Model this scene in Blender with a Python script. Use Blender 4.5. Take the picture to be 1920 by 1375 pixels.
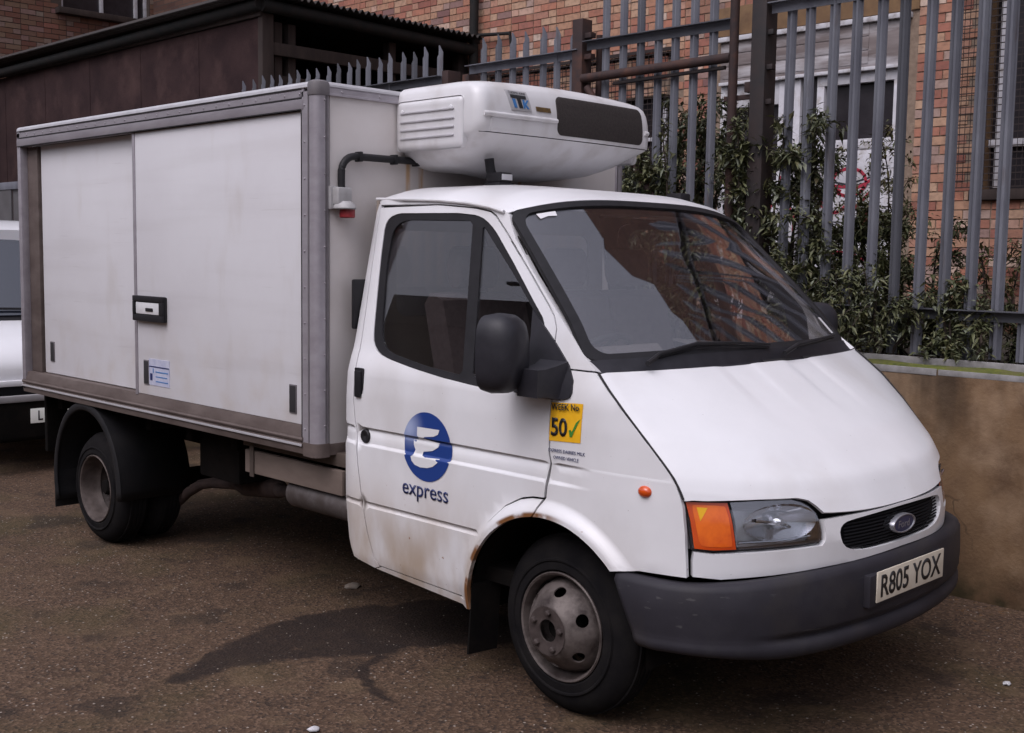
import bpy, bmesh, math, random
from mathutils import Vector, Matrix, noise
from mathutils.geometry import delaunay_2d_cdt
R = math.radians
random.seed(7)
for o in list(bpy.data.objects): bpy.data.objects.remove(o)
scn = bpy.context.scene
COL = scn.collection

# ------------------------------------------------------------------ camera
cd = bpy.data.cameras.new('camera'); cam = bpy.data.objects.new('camera', cd); COL.objects.link(cam)
cam.matrix_world = Matrix(((0.70655714, -0.07848506, 0.7032902, 2.8741), (0.70749942, 0.0574408, -0.7043757, -4.0368),
                           (0.01488542, 0.99525909, 0.09611334, 1.7224), (0, 0, 0, 1)))
cd.sensor_width = 36; cd.lens = 41.045; cd.clip_start = 0.05; cd.clip_end = 3000
scn.camera = cam

# ------------------------------------------------------------------ sky, sun, exposure (overcast winter day)
w = bpy.data.worlds.new('World'); scn.world = w; w.use_nodes = True
nt = w.node_tree; nt.nodes.clear()
sky = nt.nodes.new('ShaderNodeTexSky'); sky.sky_type = 'NISHITA'; sky.sun_disc = False
SUN_EL, SUN_AZ = R(55), R(172)            # azimuth: clockwise from +Y
sky.sun_elevation = SUN_EL; sky.sun_rotation = SUN_AZ
sky.air_density = 1.0; sky.dust_density = 4.0; sky.ozone_density = 1.0
hs = nt.nodes.new('ShaderNodeHueSaturation'); hs.inputs['Saturation'].default_value = 0.22
tint = nt.nodes.new('ShaderNodeMix'); tint.data_type = 'RGBA'; tint.blend_type = 'MULTIPLY'
tint.inputs[0].default_value = 1.0; tint.inputs[7].default_value = (1.0, 0.975, 1.07, 1)
bg = nt.nodes.new('ShaderNodeBackground'); bg.inputs['Strength'].default_value = 0.15
wo = nt.nodes.new('ShaderNodeOutputWorld')
# overcast: the cloud is about three times as bright overhead as at the horizon (CIE overcast law)
tc = nt.nodes.new('ShaderNodeTexCoord'); sx = nt.nodes.new('ShaderNodeSeparateXYZ'); nt.links.new(tc.outputs['Generated'], sx.inputs[0])
cl = nt.nodes.new('ShaderNodeMapRange'); cl.inputs[1].default_value = 0; cl.inputs[2].default_value = 1; cl.inputs[3].default_value = .7; cl.inputs[4].default_value = 1.75
nt.links.new(sx.outputs['Z'], cl.inputs[0])
vm = nt.nodes.new('ShaderNodeVectorMath'); vm.operation = 'SCALE'; nt.links.new(hs.outputs[0], vm.inputs[0]); nt.links.new(cl.outputs[0], vm.inputs['Scale'])
nt.links.new(sky.outputs[0], hs.inputs['Color']); nt.links.new(vm.outputs[0], tint.inputs[6])
nt.links.new(tint.outputs[2], bg.inputs['Color']); nt.links.new(bg.outputs[0], wo.inputs['Surface'])
sd = bpy.data.lights.new('sun', 'SUN'); sd.energy = 0.5; sd.angle = R(60); sd.color = (1.0, 0.97, 0.96)
so = bpy.data.objects.new('sun', sd); COL.objects.link(so)
sdir = Vector((math.cos(SUN_EL)*math.sin(SUN_AZ), math.cos(SUN_EL)*math.cos(SUN_AZ), math.sin(SUN_EL)))
so.rotation_euler = sdir.to_track_quat('Z', 'Y').to_euler(); so.location = (0, 0, 20)
vs = scn.view_settings; vs.view_transform = 'Standard'; vs.look = 'None'; vs.gamma = 1; vs.use_curve_mapping = False
vs.exposure = -0.12

# ------------------------------------------------------------------ materials
def lerp3(a, b, t): return tuple(a[i]+(b[i]-a[i])*t for i in range(3))
def mat(name, c1, c2=None, rough=.6, scale=8, detail=6, metal=0, bump=0, bscale=60, spec=.5, coat=0, lo=.35, hi=.65, stretch=None, c3=None, s3=2.5):
    m = bpy.data.materials.new(name); m.use_nodes = True
    n = m.node_tree; b = n.nodes['Principled BSDF']
    b.inputs['Roughness'].default_value = rough; b.inputs['Metallic'].default_value = metal
    b.inputs['Specular IOR Level'].default_value = spec; b.inputs['Coat Weight'].default_value = coat
    b.inputs['Base Color'].default_value = (*c1, 1)
    geo = n.nodes.new('ShaderNodeNewGeometry'); src = geo.outputs['Position']
    if stretch:
        mp = n.nodes.new('ShaderNodeMapping'); mp.inputs['Scale'].default_value = stretch
        n.links.new(src, mp.inputs[0]); src = mp.outputs[0]
    def ns(sc, dt=detail):
        t = n.nodes.new('ShaderNodeTexNoise'); t.inputs['Scale'].default_value = sc; t.inputs['Detail'].default_value = dt
        t.inputs['Roughness'].default_value = .62; n.links.new(src, t.inputs['Vector']); return t.outputs['Fac']
    col = None
    if c2:
        r = n.nodes.new('ShaderNodeValToRGB'); r.color_ramp.elements[0].position = lo; r.color_ramp.elements[1].position = hi
        r.color_ramp.elements[0].color = (*c1, 1); r.color_ramp.elements[1].color = (*c2, 1)
        n.links.new(ns(scale), r.inputs[0]); col = r.outputs[0]
        if c3:
            r3 = n.nodes.new('ShaderNodeValToRGB'); r3.color_ramp.elements[0].position = .5; r3.color_ramp.elements[1].position = .68
            n.links.new(ns(s3), r3.inputs[0])
            mx = n.nodes.new('ShaderNodeMix'); mx.data_type = 'RGBA'; n.links.new(r3.outputs[0], mx.inputs[0])
            n.links.new(col, mx.inputs[6]); mx.inputs[7].default_value = (*c3, 1); col = mx.outputs[2]
        n.links.new(col, b.inputs['Base Color'])
    if bump:
        bp = n.nodes.new('ShaderNodeBump'); bp.inputs['Strength'].default_value = bump; bp.inputs['Distance'].default_value = .01
        n.links.new(ns(bscale, 4), bp.inputs['Height']); n.links.new(bp.outputs[0], b.inputs['Normal'])
    m['_c'] = name
    return m
def bsdf(m): return m.node_tree.nodes['Principled BSDF']
def math_node(n, op, a, b=None, c=None):
    k = n.nodes.new('ShaderNodeMath'); k.operation = op
    for i, v in enumerate((a, b, c)):
        if v is None: continue
        if isinstance(v, (int, float)): k.inputs[i].default_value = v
        else: n.links.new(v, k.inputs[i])
    return k.outputs[0]
def maprange(n, v, a, b, c=0, d=1):
    k = n.nodes.new('ShaderNodeMapRange'); k.interpolation_type = 'SMOOTHSTEP'
    k.inputs[1].default_value = a; k.inputs[2].default_value = b; k.inputs[3].default_value = c; k.inputs[4].default_value = d
    n.links.new(v, k.inputs[0]); return k.outputs[0]
def overlay(m, fac, color, rough=None):
    """mix a dirt or rust colour over the present base colour by a mask socket"""
    n = m.node_tree; b = bsdf(m); mx = n.nodes.new('ShaderNodeMix'); mx.data_type = 'RGBA'
    n.links.new(fac, mx.inputs[0])
    l = b.inputs['Base Color'].links
    if l: n.links.new(l[0].from_socket, mx.inputs[6])
    else: mx.inputs[6].default_value = b.inputs['Base Color'].default_value
    mx.inputs[7].default_value = (*color, 1)
    n.links.new(mx.outputs[2], b.inputs['Base Color'])
def pos_xyz(m):
    n = m.node_tree; g = n.nodes.new('ShaderNodeNewGeometry'); s = n.nodes.new('ShaderNodeSeparateXYZ')
    n.links.new(g.outputs['Position'], s.inputs[0]); return g.outputs['Position'], s.outputs
def noise_out(m, vec, sc, dt=5, stretch=None):
    n = m.node_tree
    if stretch:
        mp = n.nodes.new('ShaderNodeMapping'); mp.inputs['Scale'].default_value = stretch; n.links.new(vec, mp.inputs[0]); vec = mp.outputs[0]
    t = n.nodes.new('ShaderNodeTexNoise'); t.inputs['Scale'].default_value = sc; t.inputs['Detail'].default_value = dt
    n.links.new(vec, t.inputs['Vector']); return t.outputs['Fac']

M = {}
# white van paint with road dirt thrown up on the lower door and a few rust specks
def paint(name, c=(.76, .755, .775), rough=.3, dirt=True):
    m = mat(name, c, tuple(x*.94 for x in c), rough, scale=3, coat=.25, bump=.012, bscale=7)
    bsdf(m).inputs['Coat Roughness'].default_value = .12
    if dirt:
        n = m.node_tree; p, s = pos_xyz(m)
        a = maprange(n, s[2], .92, .34); b1 = maprange(n, noise_out(m, p, 6, 9, (1, 1, .45)), .22, .72)
        xr = maprange(n, s[0], .45, -.5)
        f = math_node(n, 'MULTIPLY', math_node(n, 'MULTIPLY', math_node(n, 'MULTIPLY', a, b1), xr), .88)
        overlay(m, f, (.36, .26, .17))
        g = maprange(n, noise_out(m, p, 2.2, 10, (1, 1, .6)), .48, .74, 0, .30)
        overlay(m, g, (.42, .37, .33))
        overlay(m, maprange(n, noise_out(m, p, 95, 1), .80, .83, 0, .5), (.16, .13, .11))
        r = maprange(n, noise_out(m, p, 26, 2), .74, .78, 0, .8)
        r2 = math_node(n, 'MULTIPLY', r, maprange(n, s[2], .95, .5))
        overlay(m, r2, (.24, .10, .035))
        rd = math_node(n, 'SQRT', math_node(n, 'ADD', math_node(n, 'POWER', s[0], 2.0), math_node(n, 'POWER', math_node(n, 'SUBTRACT', s[2], .33), 2.0)))
        ring = math_node(n, 'MULTIPLY', maprange(n, math_node(n, 'ABSOLUTE', math_node(n, 'SUBTRACT', rd, .438)), .016, .004), maprange(n, noise_out(m, p, 9, 5), .44, .56))
        ring = math_node(n, 'MULTIPLY', ring, maprange(n, s[0], .12, -.02)); overlay(m, ring, (.20, .085, .03))
    return m
M['paint'] = paint('white_van_paint')
M['paint_clean'] = paint('white_gelcoat', (.66, .65, .665), .42, False)
_n = M['paint_clean'].node_tree; _p, _s = pos_xyz(M['paint_clean'])
overlay(M['paint_clean'], maprange(_n, noise_out(M['paint_clean'], _p, 7, 9, (1, 1, .5)), .45, .72, 0, .38), (.34, .30, .27))
M['boxside'] = mat('white_box_panel', (.66, .65, .675), (.62, .605, .63), .42, scale=1.6, bump=.01, bscale=5)
_n = M['boxside'].node_tree; _p, _s = pos_xyz(M['boxside'])
overlay(M['boxside'], maprange(_n, noise_out(M['boxside'], _p, 3.2, 8, (1.4, 1, .5)), .54, .74, 0, .3), (.44, .39, .35))
overlay(M['boxside'], math_node(_n, 'MULTIPLY', maprange(_n, _s[2], 1.5, .9), maprange(_n, noise_out(M['boxside'], _p, 6), .4, .8, 0, .4)), (.50, .42, .34))
overlay(M['boxside'], maprange(_n, noise_out(M['boxside'], _p, 5, 7, (.12, 1, 1.6)), .5, .7, 0, .16), (.40, .37, .36))
overlay(M['boxside'], maprange(_n, noise_out(M['boxside'], _p, 30, 3, (.06, 1, 1.3)), .68, .73, 0, .18), (.40, .37, .37))
M['boxfront'] = mat('cream_box_front', (.58, .545, .54), (.52, .48, .465), .45, scale=2.2, bump=.01, bscale=5)
_n = M['boxfront'].node_tree; _p, _s = pos_xyz(M['boxfront'])
for cy in (-.515, -.435, .22):
    d = math_node(_n, 'ABSOLUTE', math_node(_n, 'SUBTRACT', _s[1], cy))
    k = math_node(_n, 'MULTIPLY', maprange(_n, d, .02, .004), maprange(_n, noise_out(M['boxfront'], _p, 30, 3, (1, 1, .12)), .35, .6, 0, .75))
    k = math_node(_n, 'MULTIPLY', k, maprange(_n, _s[2], 1.85, 2.1)); k = math_node(_n, 'MULTIPLY', k, maprange(_n, _s[2], 2.17, 2.13))
    overlay(M['boxfront'], k, (.42, .22, .06))
M['alu'] = mat('dull_aluminium', (.37, .345, .375), (.30, .275, .30), .5, scale=14, metal=.35, bump=.02, bscale=40, stretch=(.3, 1, 1))
M['alu_top'] = mat('bright_aluminium_edge', (.55, .54, .57), (.47, .46, .48), .45, scale=10, metal=.3)
M['alu_dirty'] = mat('grimy_aluminium', (.135, .105, .095), (.085, .062, .055), .65, scale=9, metal=.15, bump=.05, bscale=30, stretch=(.4, 1, 1))
M['capgrey'] = mat('grey_plastic_cap', (.12, .11, .12), (.16, .145, .15), .6, scale=12)
M['groove'] = mat('dark_joint', (.02, .018, .02), rough=.9)
M['steel'] = mat('polished_steel', (.92, .92, .94), (.82, .82, .84), .3, metal=.25, scale=20)
M['black'] = mat('black_rubber', (.012, .0115, .0135), (.018, .017, .020), .55, scale=20, spec=.3)
M['scuttle'] = mat('black_scuttle_plastic', (.016, .0155, .020), (.024, .023, .029), .5, scale=14, bump=.02, bscale=90, spec=.35)
M['bumper'] = mat('grey_bumper_plastic', (.020, .0185, .024), (.027, .025, .032), .6, scale=5, bump=.06, bscale=240, c3=(.036, .034, .038), s3=3, spec=.28)
_n = M['bumper'].node_tree; _p, _s = pos_xyz(M['bumper'])
overlay(M['bumper'], maprange(_n, noise_out(M['bumper'], _p, 34, 4, (.5, .08, 1.3)), .66, .72, 0, .55), (.085, .08, .082))
overlay(M['bumper'], maprange(_n, noise_out(M['bumper'], _p, 4, 8), .52, .7, 0, .5), (.038, .033, .032))
M['under'] = mat('dirty_black_metal', (.005, .0045, .0045), (.010, .008, .007), .95, scale=7, bump=.2, bscale=30, spec=.1)
M['guard'] = mat('black_mudguard', (.011, .011, .0125), (.018, .017, .018), .6, scale=5, bump=.03, bscale=30, spec=.2)
M['tyre'] = mat('tyre_rubber', (.008, .0075, .0085), (.015, .0135, .0135), .95, scale=9, bump=.1, bscale=60, spec=.08)
M['rim'] = mat('dirty_silver_rim', (.135, .112, .103), (.030, .020, .018), .6, scale=13, metal=.35, bump=.08, bscale=70, lo=.4, hi=.68)
M['hubm'] = mat('brown_dusty_hub', (.028, .018, .016), (.062, .046, .042), .75, scale=22, bump=.1, bscale=60)
M['rimmid'] = mat('dull_brown_flange', (.10, .078, .07), (.045, .032, .028), .7, metal=.2, scale=13)
M['rimrear'] = mat('grey_brown_rim', (.032, .022, .019), (.016, .011, .010), .7, scale=11, metal=.2, bump=.08, bscale=60)
M['cream'] = mat('cream_plank', (.20, .155, .13), (.12, .09, .075), .7, scale=6, bump=.05, bscale=30, stretch=(.3, 1, 1))
M['bearer'] = mat('brown_bearer', (.10, .075, .06), (.055, .04, .033), .8, scale=8)
M['silencer'] = mat('grey_silencer', (.13, .115, .115), (.075, .06, .055), .6, metal=.4, scale=10, bump=.1, bscale=40)
M['exhaust'] = mat('rusty_exhaust', (.055, .035, .03), (.03, .019, .017), .8, metal=.2, scale=20, bump=.15, bscale=60)
M['red'] = mat('red_plug', (.30, .02, .025), (.22, .015, .02), .45, scale=20)
M['sockgrey'] = mat('grey_socket', (.42, .41, .42), (.33, .32, .32), .5, scale=20)
M['blue'] = mat('logo_blue', (.012, .045, .22), rough=.35, coat=.2)
_n = M['blue'].node_tree; _p, _s = pos_xyz(M['blue'])
_d = math_node(_n, 'SQRT', math_node(_n, 'ADD', math_node(_n, 'POWER', math_node(_n, 'ADD', _s[0], .80), 2.0), math_node(_n, 'POWER', math_node(_n, 'SUBTRACT', _s[2], 1.005), 2.0)))
overlay(M['blue'], maprange(_n, _d, .11, .0, 0, .75), (.45, .52, .72))
M['logowhite'] = mat('logo_white', (.72, .715, .73), rough=.35)
M['navy'] = mat('navy_lettering', (.02, .03, .11), rough=.4)
M['yellow'] = mat('yellow_sticker', (.85, .46, .015), (.80, .42, .012), .45, scale=40)
M['ink'] = mat('black_ink', (.015, .015, .017), rough=.5)
M['green'] = mat('green_ink', (.05, .22, .03), rough=.5)
M['plate'] = mat('number_plate_white', (.66, .60, .50), (.60, .53, .43), .4, scale=20)
M['grille'] = mat('black_grille', (.008, .008, .010), rough=.7, spec=.15)
M['chrome'] = mat('lamp_reflector', (.75, .75, .78), (.6, .6, .63), .12, metal=1, scale=9)
M['lampdark'] = mat('lamp_housing', (.60, .60, .63), (.40, .40, .43), .3, metal=.5, scale=10)
M['fordblue'] = mat('badge_dark_blue', (.03, .035, .09), (.045, .05, .10), .35, scale=30)
M['badgerim'] = mat('badge_silver', (.34, .34, .37), rough=.35, metal=.6)
M['dash'] = mat('grey_dashboard', (.11, .10, .10), (.14, .13, .13), .7, scale=9)
M['seat'] = mat('dark_seat_cloth', (.06, .045, .045), (.085, .065, .065), .9, scale=40)
M['trim'] = mat('brown_grey_cab_trim', (.34, .29, .25), (.28, .23, .20), .8, scale=5)
M['cabfront'] = M['boxfront']
M['fridge_grille'] = mat('dark_fridge_mesh', (.020, .015, .014), (.034, .026, .024), .75, scale=80, bump=.3, bscale=180)
M['tkblue'] = mat('badge_blue', (.04, .17, .42), rough=.4)
M['tkplate'] = mat('badge_pale', (.46, .45, .46), rough=.35, metal=.3)
M['amberlab'] = mat('amber_label', (.16, .09, .02), (.08, .05, .02), .5, scale=60)
M['bluelab'] = mat('blue_grey_label', (.40, .42, .56), (.52, .53, .63), .5, scale=25)
def glass(name, tintc=(.62, .62, .62), ior=.05, rough=0.0):
    m = bpy.data.materials.new(name); m.use_nodes = True; n = m.node_tree; n.nodes.clear()
    t = n.nodes.new('ShaderNodeBsdfTransparent'); t.inputs[0].default_value = (*tintc, 1)
    g = n.nodes.new('ShaderNodeBsdfGlossy'); g.inputs['Roughness'].default_value = rough; g.inputs[0].default_value = (.95, .95, 1, 1)
    ge = n.nodes.new('ShaderNodeNewGeometry'); dt = n.nodes.new('ShaderNodeVectorMath'); dt.operation = 'DOT_PRODUCT'
    n.links.new(ge.outputs['Normal'], dt.inputs[0]); n.links.new(ge.outputs['Incoming'], dt.inputs[1])
    c1 = math_node(n, 'SUBTRACT', 1.0, math_node(n, 'ABSOLUTE', dt.outputs['Value']))        # Schlick, alike from both sides of the pane
    fz = math_node(n, 'ADD', math_node(n, 'MULTIPLY', math_node(n, 'POWER', c1, 5.0), 1-ior), ior)
    x = n.nodes.new('ShaderNodeMixShader'); o = n.nodes.new('ShaderNodeOutputMaterial')
    n.links.new(fz, x.inputs[0]); n.links.new(t.outputs[0], x.inputs[1]); n.links.new(g.outputs[0], x.inputs[2]); n.links.new(x.outputs[0], o.inputs[0])
    return m
M['glass'] = glass('window_glass', (.88, .88, .88), .075)
M['glass_ws'] = glass('windscreen_glass', (.93, .92, .91), .155)
M['lens'] = glass('headlamp_lens', (.93, .94, .95), .16)
M['amber'] = mat('amber_lens', (.60, .075, .006), (.48, .05, .004), .12, scale=5, coat=.6)
M['amberlit'] = mat('bright_amber_reflector', (.80, .15, .008), (.55, .06, .005), .15, scale=9, coat=.6)
M['amberglass'] = glass('amber_glass', (.985, .52, .07), .05)
M['clearlens'] = mat('clear_lens', (.5, .5, .52), rough=.15, coat=.5)
# setting
M['render'] = mat('brown_stained_render', (.20, .125, .070), (.105, .062, .036), .9, scale=3.1, detail=12, bump=.3, bscale=55, spec=.2, c3=(.31, .215, .14), s3=1.3)
_n = M['render'].node_tree; _p, _s = pos_xyz(M['render'])
overlay(M['render'], math_node(_n, 'MULTIPLY', maprange(_n, noise_out(M['render'], _p, 5, 5, (1, 1, .22)), .42, .7), maprange(_n, _s[2], .55, 1.15, 0, .75)), (.028, .020, .014))
overlay(M['render'], math_node(_n, 'MULTIPLY', maprange(_n, noise_out(M['render'], _p, 7, 5), .3, .7), maprange(_n, _s[2], .22, .0, 0, .9)), (.025, .026, .012))
_v = _n.nodes.new('ShaderNodeTexVoronoi'); _v.feature = 'DISTANCE_TO_EDGE'; _v.inputs['Scale'].default_value = 1.3
_w = _n.nodes.new('ShaderNodeVectorMath'); _w.operation = 'ADD'; _nn = _n.nodes.new('ShaderNodeTexNoise'); _nn.inputs['Scale'].default_value = 6; _n.links.new(_p, _nn.inputs['Vector'])
_sc = _n.nodes.new('ShaderNodeVectorMath'); _sc.operation = 'SCALE'; _sc.inputs['Scale'].default_value = .25; _n.links.new(_nn.outputs['Color'], _sc.inputs[0])
_n.links.new(_p, _w.inputs[0]); _n.links.new(_sc.outputs[0], _w.inputs[1]); _n.links.new(_w.outputs[0], _v.inputs['Vector'])
overlay(M['render'], math_node(_n, 'MULTIPLY', maprange(_n, _v.outputs['Distance'], .012, .003), maprange(_n, noise_out(M['render'], _p, 1.7), .45, .6, 0, .8)), (.03, .02, .014))
M['moss'] = mat('moss', (.115, .125, .016), (.05, .062, .010), .95, scale=24, bump=.5, bscale=90, c3=(.10, .09, .03), s3=9)
M['concrete'] = mat('pale_concrete_edge', (.30, .29, .29), (.18, .17, .165), .85, scale=12, bump=.1, bscale=60)
M['galv'] = mat('galvanised_steel', (.165, .17, .195), (.11, .112, .135), .6, metal=.15, scale=6, bump=.02, bscale=40, stretch=(1, 1, .4))
_n = M['galv'].node_tree; _oi = _n.nodes.new('ShaderNodeObjectInfo')
overlay(M['galv'], maprange(_n, _oi.outputs['Random'], .5, 1, 0, .75), (.05, .051, .060))
overlay(M['galv'], maprange(_n, noise_out(M['galv'], pos_xyz(M['galv'])[0], 9, 6, (1, 1, .3)), .62, .74, 0, .5), (.07, .045, .035))
M['galvdark'] = mat('dark_galvanised_steel', (.075, .078, .092), (.05, .05, .06), .65, metal=.15, scale=6)
M['rust'] = mat('rusty_steel', (.040, .018, .015), (.022, .012, .012), .8, scale=9, bump=.1, bscale=60, c3=(.075, .028, .016), s3=5)
M['blacksteel'] = mat('black_painted_post', (.012, .010, .011), (.024, .014, .013), .7, scale=8)
M['mortar'] = mat('lime_mortar', (.27, .20, .15), (.19, .135, .10), .95, scale=20, bump=.2, bscale=80)
M['wood_dark'] = mat('dark_weathered_timber', (.022, .014, .012), (.040, .026, .022), .9, scale=10, stretch=(1, 1, .2), bump=.1, bscale=50)
M['shedwall'] = mat('maroon_brown_render', (.042, .024, .024), (.027, .0155, .0165), .95, scale=3, bump=.25, bscale=40, spec=.15, c3=(.062, .036, .034), s3=1.7)
M['shedin'] = mat('shed_interior', (.018, .014, .013), (.03, .022, .02), .9, scale=4)
M['roofsheet'] = mat('dark_corrugated_sheet', (.022, .018, .017), (.035, .026, .024), .85, scale=6)
M['pipe'] = mat('dark_green_black_pipe', (.010, .012, .012), (.020, .016, .015), .75, scale=8, spec=.25)
M['paintpeel'] = mat('peeling_white_timber', (.56, .55, .58), (.47, .46, .48), .75, scale=8, bump=.1, bscale=40, c3=(.22, .185, .17), s3=7)
M['doorwhite'] = mat('white_door_paint', (.60, .59, .63), (.50, .49, .52), .6, scale=7, c3=(.40, .37, .36), s3=11)
M['greytimber'] = mat('grey_weathered_timber', (.24, .205, .20), (.15, .12, .115), .85, scale=9, bump=.15, bscale=50, stretch=(.15, 1, 1), c3=(.5, .48, .5), s3=5)
M['tanlintel'] = mat('tan_stone_lintel', (.21, .125, .06), (.14, .08, .042), .85, scale=6, bump=.1, bscale=40)
M['darkglass'] = mat('dark_dirty_glass', (.018, .015, .018), (.03, .026, .03), .25, scale=5)
M['graffiti'] = mat('red_spray_paint', (.34, .02, .045), rough=.6)
M['graffiti_black'] = mat('black_spray_paint', (.02, .02, .025), rough=.6)
M['wire'] = mat('rusty_wire', (.022, .013, .012), rough=.8)
M['leaf'] = mat('grey_green_leaf', (.050, .060, .024), (.155, .158, .066), .6, scale=14, lo=.4, hi=.7, c3=(.07, .05, .022), s3=19)
M['leafpale'] = mat('pale_leaf_underside', (.17, .18, .13), (.10, .115, .075), .7, scale=9)
M['leafdark'] = mat('dark_green_leaf', (.030, .040, .015), (.098, .106, .036), .6, scale=15, c3=(.05, .036, .016), s3=17)
M['leafolive'] = mat('olive_leaf', (.085, .07, .02), (.05, .05, .016), .6, scale=5)
M['twig'] = mat('brown_twig', (.04, .026, .018), (.022, .015, .012), .9, scale=20)
M['soil'] = mat('dark_soil', (.018, .013, .010), (.036, .028, .018), .95, scale=9, bump=.6, bscale=40, c3=(.022, .026, .008), s3=5)
M['stone'] = mat('pale_grit', (.30, .26, .22), (.18, .14, .11), .8, scale=30)
M['paper'] = mat('dirty_paper', (.55, .54, .56), (.4, .39, .4), .8, scale=40)
M['leaflitter'] = mat('leaf_litter', (.10, .05, .02), (.05, .03, .015), .9, scale=20)
M['car_paint'] = mat('white_car_paint', (.74, .74, .77), (.70, .70, .73), .25, scale=2, coat=.3)
M['carglass'] = mat('parked_van_glass', (.03, .035, .05), rough=.04, spec=1.0, coat=1.0)
M['mortar_shaded'] = mat('shaded_mortar', (.07, .05, .042), (.05, .036, .03), .95, scale=20)  # darker mortar for the wing wall, its shade put into the colour
M['metalgrey'] = mat('grey_painted_metal', (.10, .095, .10), (.075, .07, .072), .6, scale=4)
M['capgrey2'] = mat('pale_grey_bumper_strip', (.30, .29, .30), (.25, .24, .25), .5, scale=8)
M['plate2'] = mat('bright_white_plate', (.95, .97, .92), rough=.4)
M['brickfar2'] = mat('dark_sooty_brick', (.05, .03, .026), (.03, .02, .02), .9, scale=2)

def brick_mat(name, attr, k_=1.0):
    m = bpy.data.materials.new(name); m.use_nodes = True; n = m.node_tree; b = bsdf(m); b.inputs['Roughness'].default_value = .88
    if attr:
        a = n.nodes.new('ShaderNodeAttribute'); a.attribute_name = 'tint'; src = a.outputs['Fac']
    else:
        a = n.nodes.new('ShaderNodeObjectInfo'); src = a.outputs['Random']
    r = n.nodes.new('ShaderNodeValToRGB'); cr = r.color_ramp; cr.interpolation = 'LINEAR'
    stops = [(0, (.27, .10, .075)), (.18, (.37, .16, .105)), (.38, (.42, .235, .15)), (.52, (.48, .31, .21)), (.66, (.33, .125, .095)), (.8, (.44, .19, .12)), (.9, (.56, .43, .35)), (1, (.20, .10, .095))]
    cr.elements[0].position = 0; cr.elements[0].color = (*stops[0][1], 1); cr.elements[1].position = 1; cr.elements[1].color = (*stops[-1][1], 1)
    for p, c in stops[1:-1]:
        e = cr.elements.new(p); e.color = (*[q*k_ for q in c], 1)
    n.links.new(src, r.inputs[0]); n.links.new(r.outputs[0], b.inputs['Base Color'])
    g = n.nodes.new('ShaderNodeNewGeometry')
    t = n.nodes.new('ShaderNodeTexNoise'); t.inputs['Scale'].default_value = 22; t.inputs['Detail'].default_value = 6; n.links.new(g.outputs['Position'], t.inputs['Vector'])
    k = maprange(n, t.outputs['Fac'], .4, .75, 0, .45); overlay(m, k, (.14, .08, .06))
    t2 = n.nodes.new('ShaderNodeTexNoise'); t2.inputs['Scale'].default_value = 1.1; n.links.new(g.outputs['Position'], t2.inputs['Vector'])
    overlay(m, maprange(n, t2.outputs['Fac'], .55, .75, 0, .35), (.07, .045, .04))
    bp = n.nodes.new('ShaderNodeBump'); bp.inputs['Strength'].default_value = .3; bp.inputs['Distance'].default_value = .006
    n.links.new(t.outputs['Fac'], bp.inputs['Height']); n.links.new(bp.outputs[0], b.inputs['Normal'])
    return m
M['brick'] = brick_mat('red_brick', False); M['brick_many'] = brick_mat('red_brick_field', True); M['brick_shaded'] = brick_mat('shaded_dark_brick', True, .36)  # last one is a darkened copy: the wing wall's shade put into its colour
def brick_far(name):
    m = mat(name, (.2, .08, .05), rough=.9); n = m.node_tree; b = bsdf(m)
    g = n.nodes.new('ShaderNodeNewGeometry'); mp = n.nodes.new('ShaderNodeMapping'); mp.inputs['Rotation'].default_value = (R(90), 0, 0)
    t = n.nodes.new('ShaderNodeTexBrick'); t.inputs['Scale'].default_value = 1; t.inputs['Brick Width'].default_value = .225; t.inputs['Row Height'].default_value = .075
    t.inputs['Mortar Size'].default_value = .006; t.inputs['Color1'].default_value = (.075, .034, .026, 1); t.inputs['Color2'].default_value = (.13, .065, .045, 1); t.inputs['Mortar'].default_value = (.06, .045, .038, 1)
    n.links.new(g.outputs['Position'], mp.inputs[0]); n.links.new(mp.outputs[0], t.inputs['Vector']); n.links.new(t.outputs[0], b.inputs['Base Color']); return m
M['brickfar'] = brick_far('brickwork_above')

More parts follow.
